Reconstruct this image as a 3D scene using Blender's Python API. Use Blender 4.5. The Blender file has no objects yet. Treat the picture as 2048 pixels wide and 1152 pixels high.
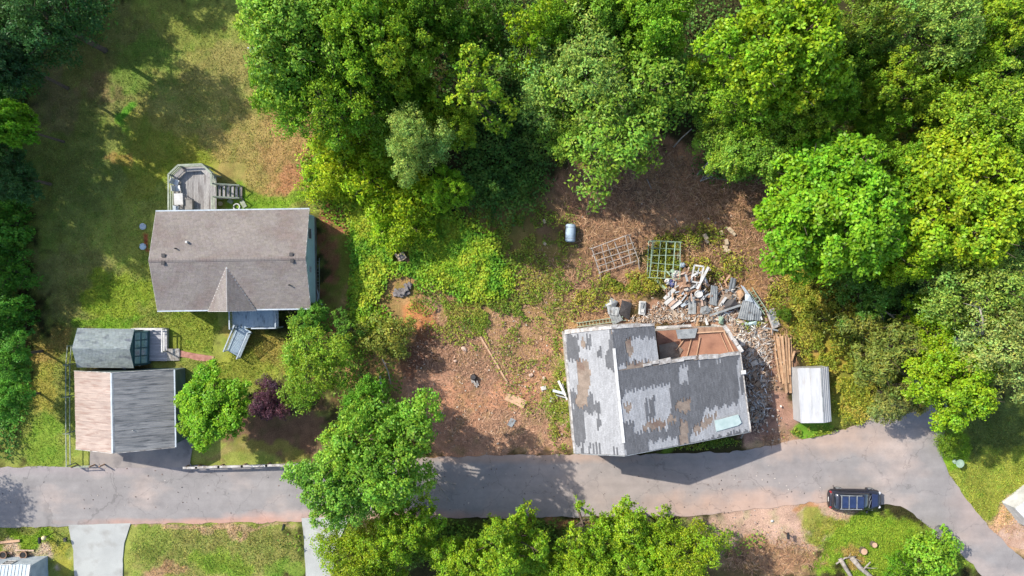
import bpy, math, random
import numpy as np
from mathutils import Vector, Matrix

# ------------------------------------------------------------------ camera, sky, sun, exposure
H = 70.0          # flying height of the camera (m)
S = 22.0          # photograph pixels per metre of ground
scene = bpy.context.scene
COL = scene.collection
cam_d = bpy.data.cameras.new("camera")
cam = bpy.data.objects.new("camera", cam_d)
COL.objects.link(cam)
cam.location = (0, 0, H)
cam.rotation_euler = (0, 0, 0)
cam_d.sensor_width = 36
cam_d.lens = 36 * H * S / 2048.0
cam_d.clip_start = 0.5
cam_d.clip_end = 3000
scene.camera = cam

SUN_EL = math.radians(43)
SUN_DX, SUN_DY = 0.85, -0.527       # the way shadows fall on the ground
world = bpy.data.worlds.new("World")
scene.world = world
world.use_nodes = True
wn = world.node_tree
sky = wn.nodes.new("ShaderNodeTexSky")
sky.sky_type = 'NISHITA'
sky.sun_disc = False
sky.sun_elevation = SUN_EL
sky.sun_rotation = math.atan2(-SUN_DX, -SUN_DY)
sky.air_density = 1.0
sky.dust_density = 1.5
wn.links.new(sky.outputs[0], wn.nodes["Background"].inputs[0])
wn.nodes["Background"].inputs[1].default_value = 0.15
sun_d = bpy.data.lights.new("sun", 'SUN')
sun_d.energy = 3.4
sun_d.angle = math.radians(0.6)
sun_d.color = (1.0, 0.94, 0.84)
sun = bpy.data.objects.new("sun", sun_d)
COL.objects.link(sun)
sun.rotation_euler = Vector((SUN_DX * math.cos(SUN_EL), SUN_DY * math.cos(SUN_EL), -math.sin(SUN_EL))).to_track_quat('-Z', 'Y').to_euler()
vs = scene.view_settings
vs.view_transform = 'Standard'
vs.look = 'None'
vs.exposure = 1.22
vs.gamma = 1
vs.use_curve_mapping = False

# ------------------------------------------------------------------ helpers
def P(px, py, h=0.0):
    k = (H - h) / H / S
    return Vector(((px - 1024) * k, (576 - py) * k, h))

K = 1.62
def C(r, g, b, k=1.0):
    """base colour of a surface whose sunlit look is r, g, b (0-255)"""
    f = lambda c: ((c / 255.0) / 12.92 if c <= 10 else (((c / 255.0) + 0.055) / 1.055) ** 2.4)
    return (f(r) / K * k, f(g) / K * k, f(b) / K * k)

_rng = random.Random(7)
def ru(a, b): return _rng.uniform(a, b)

def tag(o, label=None, cat=None, group=None, kind=None):
    if label: o['label'] = label
    if cat: o['category'] = cat
    if group: o['group'] = group
    if kind: o['kind'] = kind
    return o

def empty(name, loc=(0, 0, 0), rz=0.0, label=None, cat=None, group=None):
    o = bpy.data.objects.new(name, None)
    COL.objects.link(o)
    o.location = loc
    o.rotation_euler = (0, 0, rz)
    o.empty_display_size = 0.3
    return tag(o, label, cat, group)

class MB:
    def __init__(s):
        s.v = []; s.f = []; s.c = []; s.m = Matrix.Identity(4); s.col = None
    def _add(s, vs_, fs_):
        b = len(s.v)
        for p in vs_:
            s.v.append(tuple(s.m @ Vector(p)))
        for f in fs_:
            s.f.append(tuple(b + i for i in f))
            s.c.append(s.col or (1, 1, 1))
    def box(s, x0, y0, z0, x1, y1, z1):
        s._add([(x0, y0, z0), (x1, y0, z0), (x1, y1, z0), (x0, y1, z0), (x0, y0, z1), (x1, y0, z1), (x1, y1, z1), (x0, y1, z1)],
               [(3, 2, 1, 0), (4, 5, 6, 7), (0, 1, 5, 4), (1, 2, 6, 5), (2, 3, 7, 6), (3, 0, 4, 7)])
        return s
    def cbox(s, c, size, rz=0, rx=0, ry=0):
        m0 = s.m
        s.m = m0 @ Matrix.Translation(Vector(c)) @ Matrix.Rotation(rz, 4, 'Z') @ Matrix.Rotation(ry, 4, 'Y') @ Matrix.Rotation(rx, 4, 'X')
        a, b, d = size[0] / 2, size[1] / 2, size[2] / 2
        s.box(-a, -b, -d, a, b, d)
        s.m = m0
        return s
    def bar(s, p0, p1, w, h, up=(0, 0, 1)):
        p0 = Vector(p0); p1 = Vector(p1); d = (p1 - p0)
        L = d.length
        if L < 1e-6: return s
        d.normalize(); u = Vector(up)
        if abs(d.dot(u)) > 0.98: u = Vector((1, 0, 0))
        sd = d.cross(u).normalized(); uu = sd.cross(d)
        q = []
        for p in (p0, p1):
            for a, b in ((-1, -1), (1, -1), (1, 1), (-1, 1)):
                q.append(p + sd * a * w / 2 + uu * b * h / 2)
        s._add(q, [(0, 1, 2, 3), (7, 6, 5, 4), (0, 4, 5, 1), (1, 5, 6, 2), (2, 6, 7, 3), (3, 7, 4, 0)])
        return s
    def tube(s, pts, rad, n=8, cap=True):
        pts = [Vector(p) for p in pts]
        if not hasattr(rad, '__len__'): rad = [rad] * len(pts)
        rings = []
        for i, p in enumerate(pts):
            d = (pts[min(i + 1, len(pts) - 1)] - pts[max(i - 1, 0)]).normalized()
            u = Vector((0, 0, 1)) if abs(d.z) < 0.9 else Vector((1, 0, 0))
            a = d.cross(u).normalized(); b = a.cross(d)
            rings.append([p + (a * math.cos(t) + b * math.sin(t)) * rad[i] for t in [2 * math.pi * k / n for k in range(n)]])
        vs_ = [q for r in rings for q in r]
        fs = []
        for i in range(len(pts) - 1):
            for k in range(n):
                k2 = (k + 1) % n
                fs.append((i * n + k, (i + 1) * n + k, (i + 1) * n + k2, i * n + k2))
        if cap:
            fs.append(tuple(range(n)))
            fs.append(tuple(reversed([(len(pts) - 1) * n + k for k in range(n)])))
        s._add(vs_, fs)
        return s
    def slab(s, pts, t, n=None):
        """polygon with thickness t below (along -normal)"""
        pts = [Vector(p) for p in pts]
        if n is None:
            n = Vector((0, 0, 0))
            for i in range(len(pts)):
                a, b = pts[i], pts[(i + 1) % len(pts)]
                n += a.cross(b)
            n.normalize()
            if n.z < 0:
                pts.reverse(); n = -n
        k = len(pts)
        lo = [p - n * t for p in pts]
        s._add(pts + lo, [tuple(range(k)), tuple(reversed(range(k, 2 * k)))] + [(i, k + i, k + (i + 1) % k, (i + 1) % k) for i in range(k)])
        return s
    def face(s, pts):
        s._add(pts, [tuple(range(len(pts)))]); return s
    def ball(s, c, r, n=10, m=6, sz=1.0):
        vs_ = [(c[0], c[1], c[2] - r * sz)]
        for i in range(1, m):
            a = -math.pi / 2 + math.pi * i / m
            for k in range(n):
                t = 2 * math.pi * k / n
                vs_.append((c[0] + r * math.cos(a) * math.cos(t), c[1] + r * math.cos(a) * math.sin(t), c[2] + r * sz * math.sin(a)))
        vs_.append((c[0], c[1], c[2] + r * sz))
        fs = []
        for k in range(n):
            fs.append((0, 1 + (k + 1) % n, 1 + k))
            fs.append((len(vs_) - 1, 1 + (m - 2) * n + k, 1 + (m - 2) * n + (k + 1) % n))
        for i in range(m - 2):
            for k in range(n):
                a = 1 + i * n + k; b = 1 + i * n + (k + 1) % n
                fs.append((a, b, b + n, a + n))
        s._add(vs_, fs); return s
    def mesh(s, name, mat, smooth=False):
        me = bpy.data.meshes.new(name)
        me.from_pydata(s.v, [], s.f)
        if any(c != (1, 1, 1) for c in s.c):
            at = me.attributes.new("tint", 'FLOAT_COLOR', 'FACE')
            at.data.foreach_set("color", [x for c in s.c for x in (c[0], c[1], c[2], 1.0)])
        if smooth:
            me.polygons.foreach_set("use_smooth", [True] * len(me.polygons))
        if mat: me.materials.append(mat)
        me.update()
        return me
    def build(s, name, mat, parent=None, smooth=False, loc=None, rz=None, bevel=0, **kw):
        o = bpy.data.objects.new(name, s.mesh(name, mat, smooth))
        COL.objects.link(o)
        if parent: o.parent = parent
        if loc is not None: o.location = loc
        if rz is not None: o.rotation_euler = (0, 0, rz)
        if bevel:
            b = o.modifiers.new("bevel", 'BEVEL'); b.width = bevel; b.segments = 1
        return tag(o, **kw)

def quads(name, V, mat, col=None, parent=None, **kw):
    """V: (n,4,3) array -> one mesh of loose quads, with a colour per face"""
    n = len(V)
    me = bpy.data.meshes.new(name)
    me.vertices.add(n * 4); me.loops.add(n * 4); me.polygons.add(n)
    me.vertices.foreach_set("co", np.ascontiguousarray(V, dtype=np.float32).ravel())
    me.loops.foreach_set("vertex_index", np.arange(n * 4, dtype=np.int32))
    me.polygons.foreach_set("loop_start", np.arange(0, n * 4, 4, dtype=np.int32))
    if col is not None:
        at = me.attributes.new("tint", 'FLOAT_COLOR', 'FACE')
        c4 = np.ones((n, 4), dtype=np.float32); c4[:, :3] = col
        at.data.foreach_set("color", c4.ravel())
    me.materials.append(mat)
    me.update(calc_edges=True)
    o = bpy.data.objects.new(name, me)
    COL.objects.link(o)
    if parent: o.parent = parent
    return tag(o, **kw)

# ------------------------------------------------------------------ materials
def new_mat(name):
    m = bpy.data.materials.new(name); m.use_nodes = True
    nt = m.node_tree
    return m, nt, nt.nodes["Principled BSDF"]

def material(name, a, b=None, scale=3.0, fine=30.0, rough=0.8, bump=0.3, metal=0.0, stretch=(1, 1, 1), tint=False,
             contrast=(0.35, 0.65), c=None, cs=1.0, cc=(0.55, 0.62), rnd=0.0, fine_amt=0.25, spec=0.3, bdist=0.02):
    """two colours mixed by noise, a third in patches, fine mottling, bump; object space so it keeps to the thing"""
    m, nt, bs = new_mat(name)
    N = nt.nodes.new; L = nt.links.new
    tc = N("ShaderNodeTexCoord"); mp = N("ShaderNodeMapping"); mp.inputs['Scale'].default_value = stretch
    oi = N("ShaderNodeObjectInfo")
    ad = N("ShaderNodeVectorMath"); ad.operation = 'ADD'
    mu = N("ShaderNodeMath"); mu.operation = 'MULTIPLY'; mu.inputs[1].default_value = 37.0
    L(oi.outputs['Random'], mu.inputs[0]); L(tc.outputs['Object'], ad.inputs[0]); L(mu.outputs[0], ad.inputs[1]); L(ad.outputs[0], mp.inputs[0])
    def noise(sc, det=4, src=mp):
        n = N("ShaderNodeTexNoise"); n.inputs['Scale'].default_value = sc; n.inputs['Detail'].default_value = det
        L(src.outputs[0], n.inputs['Vector']); return n
    def ramp(n, lo, hi):
        r = N("ShaderNodeMapRange"); r.inputs[1].default_value = lo; r.inputs[2].default_value = hi
        L(n.outputs[0], r.inputs[0]); return r
    def mix(fac, c1, c2, mode='MIX'):
        x = N("ShaderNodeMix"); x.data_type = 'RGBA'; x.blend_type = mode
        if hasattr(fac, 'outputs'): L(fac.outputs[0], x.inputs[0])
        else: x.inputs[0].default_value = fac
        for s_, i in ((c1, 6), (c2, 7)):
            if isinstance(s_, tuple): x.inputs[i].default_value = (*s_, 1)
            else: L(s_, x.inputs[i])
        return x.outputs[2]
    col = mix(ramp(noise(scale), *contrast), a, b or a)
    if c: col = mix(ramp(noise(cs, 6), *cc), col, c)
    nf = noise(fine, 3)
    r = ramp(nf, 0.25, 0.75); r.inputs[3].default_value = 1 - fine_amt; r.inputs[4].default_value = 1 + fine_amt
    g = N("ShaderNodeCombineColor"); [L(r.outputs[0], g.inputs[i]) for i in range(3)]
    col = mix(1.0, col, g.outputs[0], 'MULTIPLY')
    if rnd:
        r2 = N("ShaderNodeMapRange"); L(oi.outputs['Random'], r2.inputs[0]); r2.inputs[3].default_value = 1 - rnd; r2.inputs[4].default_value = 1 + rnd
        g2 = N("ShaderNodeCombineColor"); [L(r2.outputs[0], g2.inputs[i]) for i in range(3)]
        col = mix(1.0, col, g2.outputs[0], 'MULTIPLY')
    if tint:
        at = N("ShaderNodeAttribute"); at.attribute_name = "tint"
        col = mix(1.0, col, at.outputs['Color'], 'MULTIPLY')
    L(col, bs.inputs['Base Color'])
    bs.inputs['Roughness'].default_value = rough; bs.inputs['Metallic'].default_value = metal
    bs.inputs['Specular IOR Level'].default_value = spec
    if bump:
        bp = N("ShaderNodeBump"); bp.inputs['Strength'].default_value = bump; bp.inputs['Distance'].default_value = bdist
        L(nf.outputs[0], bp.inputs['Height']); L(bp.outputs[0], bs.inputs['Normal'])
    return m

def leaf_material(name, use_obj=True, trans=0.38, rough=0.45):
    m, nt, bs = new_mat(name)
    N = nt.nodes.new; L = nt.links.new
    at = N("ShaderNodeAttribute"); at.attribute_name = "tint"
    src = at.outputs['Color']
    if use_obj:
        oi = N("ShaderNodeObjectInfo")
        x = N("ShaderNodeMix"); x.data_type = 'RGBA'; x.blend_type = 'MULTIPLY'; x.inputs[0].default_value = 1
        L(oi.outputs['Color'], x.inputs[6]); L(src, x.inputs[7]); src = x.outputs[2]
    L(src, bs.inputs['Base Color'])
    bs.inputs['Roughness'].default_value = rough
    bs.inputs['Specular IOR Level'].default_value = 0.22
    tr = N("ShaderNodeBsdfTranslucent"); L(src, tr.inputs[0])
    ms = N("ShaderNodeMixShader"); ms.inputs[0].default_value = trans
    L(bs.outputs[0], ms.inputs[1]); L(tr.outputs[0], ms.inputs[2])
    L(ms.outputs[0], nt.nodes["Material Output"].inputs[0])
    return m

# ------------------------------------------------------------------ noise
def _hash(ix, iy, seed):
    h = (ix.astype(np.int64) * 374761393 + iy.astype(np.int64) * 668265263 + seed * 1442695041) & 0xFFFFFFFF
    h = ((h ^ (h >> 13)) * 1274126177) & 0xFFFFFFFF
    return ((h ^ (h >> 16)) & 0xFFFF) / 65535.0
def vnoise(x, y, seed=0):
    ix = np.floor(x); iy = np.floor(y); fx = x - ix; fy = y - iy
    fx = fx * fx * (3 - 2 * fx); fy = fy * fy * (3 - 2 * fy)
    a = _hash(ix, iy, seed); b = _hash(ix + 1, iy, seed); c = _hash(ix, iy + 1, seed); d = _hash(ix + 1, iy + 1, seed)
    return (a * (1 - fx) + b * fx) * (1 - fy) + (c * (1 - fx) + d * fx) * fy
def fbm(x, y, seed=0, o=4):
    t = 0; amp = 0.5; tot = 0
    for i in range(o):
        t = t + amp * vnoise(x * 2 ** i, y * 2 ** i, seed + i * 17); tot += amp; amp *= 0.55
    return t / tot

# ------------------------------------------------------------------ ground colours
DRY = (148, 142, 78); OLIVE = (138, 144, 70); GREEN = (112, 145, 40); VIV = (116, 152, 48); FLOOR = (62, 58, 34)
RED = (172, 112, 86); BROWN = (186, 136, 106); MULCH = (142, 108, 86); TAN = (190, 150, 118); PINK = (188, 156, 136)
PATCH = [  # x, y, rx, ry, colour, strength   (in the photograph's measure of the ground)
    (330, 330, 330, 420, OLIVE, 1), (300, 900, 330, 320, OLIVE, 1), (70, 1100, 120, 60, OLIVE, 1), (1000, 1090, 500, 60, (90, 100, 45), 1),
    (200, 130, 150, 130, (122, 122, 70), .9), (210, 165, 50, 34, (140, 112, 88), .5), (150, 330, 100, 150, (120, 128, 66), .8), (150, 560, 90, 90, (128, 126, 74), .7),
    (300, 140, 90, 60, (112, 136, 58), .7), (110, 210, 50, 70, (122, 104, 82), .5),
    (460, 240, 190, 150, DRY, .9), (520, 320, 130, 90, (158, 140, 84), .8), (590, 290, 72, 105, (178, 126, 94), .75), (545, 260, 100, 90, (160, 140, 86), .6), (450, 130, 80, 60, (146, 136, 82), .6),
    (270, 240, 16, 40, (100, 160, 48), .8), (320, 330, 100, 45, (135, 145, 50), .8), (520, 402, 110, 16, (118, 150, 46), .8), (330, 300, 60, 60, (150, 140, 65), .5),
    (290, 330, 50, 90, (140, 142, 60), .7), (560, 385, 90, 14, GREEN, .7), (245, 315, 30, 22, (175, 125, 80), .5),
    (250, 590, 80, 45, (135, 150, 52), 1), (190, 640, 60, 16, (118, 152, 46), .7), (250, 640, 70, 14, (118, 152, 46), .7), (100, 700, 40, 60, (160, 138, 78), .9), (90, 780, 45, 70, (150, 142, 66), .9),
    (90, 890, 50, 40, (124, 148, 54), .8), (380, 660, 60, 50, (135, 145, 58), .9), (520, 690, 80, 40, (155, 140, 72), .9), (480, 730, 70, 40, (140, 145, 60), .8),
    (286, 473, 10, 16, (150, 85, 60), .9), (245, 700, 60, 50, OLIVE, .5), (255, 790, 100, 90, (105, 85, 62), .7),
    (560, 860, 110, 60, (118, 90, 70), .95), (540, 905, 90, 14, (130, 122, 62), .8), (440, 908, 60, 10, (150, 135, 85), .7),
    (668, 540, 42, 130, (150, 98, 72), 1), (690, 448, 40, 32, RED, 1), (660, 400, 30, 18, (168, 120, 80), .6), (660, 620, 40, 30, (120, 90, 60), .8),  # RED spot has sunlight painted into the clay colour
    (760, 560, 110, 220, (120, 122, 52), .9), (1000, 700, 320, 220, (164, 130, 88), 1), (1060, 500, 200, 130, (128, 112, 64), .9),
    (1180, 440, 140, 90, (120, 96, 70), .9),
    (960, 790, 190, 120, BROWN, 1), (870, 590, 30, 70, (186, 142, 122), .9), (835, 640, 34, 46, (192, 128, 84), .8), (900, 700, 80, 50, MULCH, .9), (860, 770, 50, 30, (172, 132, 108), .8),
    (1050, 860, 130, 50, (172, 134, 108), .9), (1020, 690, 120, 70, (160, 128, 92), .9), (1100, 690, 30, 20, (190, 140, 110), .8), (900, 870, 70, 40, (172, 128, 102), .8),
    (830, 700, 30, 60, (120, 80, 62), .7), (805, 520, 16, 16, (180, 135, 110), .9), (950, 740, 60, 40, (144, 112, 94), .6),
    (1300, 380, 190, 110, (164, 120, 92), 1), (1340, 335, 50, 35, (205, 148, 105), .9), (1340, 440, 60, 35, TAN, .8), (1270, 410, 60, 40, (126, 102, 86), .8), (1220, 460, 60, 30, (135, 104, 84), .7),  # two lightest spots paint sunlight on the brush, the darkest paints shade
    (1210, 560, 90, 60, (156, 122, 98), .9), (1500, 440, 110, 120, (124, 98, 68), .9), (1420, 540, 110, 50, (140, 116, 68), .8), (1490, 560, 60, 30, (165, 125, 85), .7), (1280, 570, 50, 30, (165, 140, 65), .8),
    (1380, 640, 170, 32, (168, 130, 106), 1), (1500, 690, 60, 70, (178, 150, 132), 1), (1540, 800, 60, 110, (160, 124, 106), 1), (1515, 770, 26, 90, (98, 80, 72), .9), (1560, 610, 40, 30, (180, 135, 100), .8),  # dark strip is debris with part of the ruin's shadow painted in
    (1640, 620, 70, 110, (158, 142, 62), 1), (1660, 700, 60, 60, (160, 142, 60), .8), (1620, 700, 20, 30, (190, 145, 100), .7), (1690, 800, 60, 60, (140, 140, 60), .9), (1620, 868, 60, 16, (110, 145, 45), .9),
    (1560, 890, 60, 14, (170, 140, 110), .8), (1380, 885, 90, 14, (95, 120, 42), .9), (1130, 790, 30, 90, (120, 140, 48), .8), (1140, 880, 30, 14, (180, 140, 110), .7),
    (430, 1100, 180, 60, (142, 140, 78), 1), (450, 1120, 70, 30, (120, 145, 48), .7), (340, 1142, 50, 16, (175, 138, 108), .8), (400, 1050, 200, 6, (180, 144, 122), .7), (560, 1130, 30, 20, (116, 148, 52), .6), (300, 1090, 50, 30, (125, 140, 62), .6),
    (60, 1072, 60, 18, (125, 150, 45), .9), (60, 1096, 70, 14, (192, 168, 150), .95), (120, 1110, 20, 40, (150, 145, 60), .8),
    (1560, 1040, 190, 50, PINK, 1), (1460, 1060, 90, 40, PINK, 1), (1540, 1120, 110, 40, (166, 130, 98), .95), (1470, 1140, 40, 30, (110, 90, 58), .8),
    (1740, 1090, 120, 70, (130, 150, 48), 1), (1640, 1050, 50, 20, (140, 140, 55), .8), (1620, 1030, 30, 8, (178, 130, 90), .8), (1700, 1115, 40, 16, (168, 132, 85), .7), (1880, 1110, 90, 60, (125, 145, 55), .9),
    (1990, 930, 130, 130, (146, 150, 64), 1), (1960, 860, 90, 50, (92, 105, 55), .8), (2060, 1060, 90, 60, (190, 152, 122), .95), (2060, 1020, 60, 12, (190, 160, 130), .9),  # dark green spot is shade painted into the lawn colour
    (1100, 1050, 100, 14, (150, 108, 80), .7), (1350, 1045, 60, 10, (120, 130, 60), .7), (720, 930, 90, 60, (150, 120, 95), .6), (1910, 900, 26, 40, (130, 160, 45), .9),
]
def lin(c):
    c = np.array(c, float) / 255.0
    return np.where(c < 0.04, c / 12.92, ((c + 0.055) / 1.055) ** 2.4) / K
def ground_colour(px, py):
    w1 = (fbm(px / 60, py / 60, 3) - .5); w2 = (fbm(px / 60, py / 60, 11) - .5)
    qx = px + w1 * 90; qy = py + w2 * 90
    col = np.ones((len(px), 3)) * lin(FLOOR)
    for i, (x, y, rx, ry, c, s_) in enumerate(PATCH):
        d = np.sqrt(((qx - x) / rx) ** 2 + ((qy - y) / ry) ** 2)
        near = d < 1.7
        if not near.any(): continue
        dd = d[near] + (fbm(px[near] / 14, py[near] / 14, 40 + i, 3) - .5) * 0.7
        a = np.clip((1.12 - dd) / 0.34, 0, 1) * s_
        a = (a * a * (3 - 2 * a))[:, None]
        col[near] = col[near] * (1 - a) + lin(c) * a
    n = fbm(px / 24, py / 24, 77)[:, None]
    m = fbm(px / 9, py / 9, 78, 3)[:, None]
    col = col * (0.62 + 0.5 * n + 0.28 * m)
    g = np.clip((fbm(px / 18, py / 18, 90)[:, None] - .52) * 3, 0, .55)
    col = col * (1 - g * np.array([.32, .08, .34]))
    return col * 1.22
# ------------------------------------------------------------------ the ground
def pxy(px, py): return ((px - 1024) / S, (576 - py) / S)
M_leaf = leaf_material("leaves")
M_cover = leaf_material("ground_leaves", use_obj=False, trans=0.25, rough=0.6)
M_straw = material("straw", (1, 1, 1), tint=True, rough=0.9, bump=0, fine_amt=.1)

def inside(poly, x, y):
    r = np.zeros(len(x), bool)
    j = len(poly) - 1
    for i in range(len(poly)):
        xi, yi = poly[i]; xj, yj = poly[j]
        with np.errstate(divide='ignore', invalid='ignore'):
            r ^= ((yi > y) != (yj > y)) & (x < (xj - xi) * (y - yi) / ((yj - yi) if yj != yi else 1e-9) + xi)
        j = i
    return r

ROAD = [(-900, 940), (0, 935), (180, 933), (385, 932), (600, 928), (760, 922), (850, 914), (1000, 912), (1150, 909), (1300, 908), (1440, 905), (1530, 893), (1600, 880),
        (1660, 866), (1720, 848), (1770, 818), (1815, 770), (1860, 700), (1890, 600), (1990, 600), (1950, 700), (1915, 790), (1888, 850), (1882, 900), (1898, 950), (1935, 1000), (1978, 1055),
        (2030, 1105), (2100, 1165), (2300, 1330), (2180, 1400), (2020, 1230), (1962, 1152), (1900, 1085), (1850, 1045), (1800, 1012), (1760, 1010), (1690, 998), (1640, 1004),
        (1560, 1012), (1480, 1022), (1400, 1032), (1250, 1034), (1140, 1033), (900, 1036), (700, 1040), (600, 1043), (430, 1046), (262, 1048), (135, 1052), (0, 1056), (-900, 1062)]
def raggy(poly, step=9, amp=2.4, seed=5):
    out = []
    for i in range(len(poly)):
        a = poly[i]; b = poly[(i + 1) % len(poly)]
        L = math.hypot(b[0] - a[0], b[1] - a[1]); n = max(1, int(L / step))
        if L > 700: n = 1
        for k in range(n):
            t = k / n; x = a[0] + (b[0] - a[0]) * t; y = a[1] + (b[1] - a[1]) * t
            q = np.array([x]); w = np.array([y])
            out.append((x + (fbm(q / 18, w / 18, seed, 3)[0] - .5) * amp * 4, y + (fbm(q / 18, w / 18, seed + 9, 3)[0] - .5) * amp * 4))
    return out

def ground():
    x = np.arange(-56.0, 56.01, 0.2); y = np.arange(-34.0, 34.01, 0.2)
    gx, gy = np.meshgrid(x, y)
    fx = gx.ravel(); fy = gy.ravel()
    px = fx * S + 1024; py = 576 - fy * S
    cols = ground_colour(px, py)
    z = (fbm(fx * 1.3, fy * 1.3, 5) - 0.5) * 0.07 + (fbm(fx * 6, fy * 6, 6, 2) - .5) * .03 - 0.045
    edge = np.maximum(np.abs(fx) / 56.0, np.abs(fy) / 34.0)
    z = np.where(edge > 0.985, -0.1, z)
    nx, ny = len(x), len(y)
    V = np.stack([fx, fy, z], 1)
    # skirt out to the horizon
    R = [(-1500, -1500), (1500, -1500), (1500, 1500), (-1500, 1500)]
    idx = np.arange(nx * ny).reshape(ny, nx)
    F = np.stack([idx[:-1, :-1], idx[:-1, 1:], idx[1:, 1:], idx[1:, :-1]], -1).reshape(-1, 4)
    b = nx * ny
    V = np.vstack([V, [(a, c, -0.1) for a, c in R]])
    c = [idx[0, 0], idx[0, -1], idx[-1, -1], idx[-1, 0]]
    F = np.vstack([F, [(b, b + 1, c[1], c[0]), (b + 1, b + 2, c[2], c[1]), (b + 2, b + 3, c[3], c[2]), (b + 3, b, c[0], c[3])]])
    me = bpy.data.meshes.new("ground")
    me.vertices.add(len(V)); me.loops.add(F.size); me.polygons.add(len(F))
    me.vertices.foreach_set("co", V.astype(np.float32).ravel())
    me.loops.foreach_set("vertex_index", F.astype(np.int32).ravel())
    me.polygons.foreach_set("loop_start", np.arange(0, F.size, 4, dtype=np.int32))
    at = me.attributes.new("tint", 'FLOAT_COLOR', 'POINT')
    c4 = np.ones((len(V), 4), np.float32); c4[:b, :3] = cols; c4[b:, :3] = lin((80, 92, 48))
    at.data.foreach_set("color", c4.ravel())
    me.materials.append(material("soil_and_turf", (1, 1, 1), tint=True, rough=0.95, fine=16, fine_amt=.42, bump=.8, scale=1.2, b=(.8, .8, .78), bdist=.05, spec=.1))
    me.update(calc_edges=True)
    me.polygons.foreach_set("use_smooth", [True] * len(F))
    o = bpy.data.objects.new("ground", me); COL.objects.link(o)
    tag(o, "earth yard of dry lawn, red clay and brown brush", kind="structure")
ground()

def sheet(name, poly, z, mat, label=None, kind="structure", rag=True, seed=5, amp=2.4, **kw):
    pts = raggy(poly, seed=seed, amp=amp) if rag else poly
    mb = MB()
    mb.slab([(pxy(*p)[0], pxy(*p)[1], z) for p in pts], 0.14, Vector((0, 0, 1)) if False else None)
    return mb.build(name, mat, label=label, kind=kind, **kw)

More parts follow.
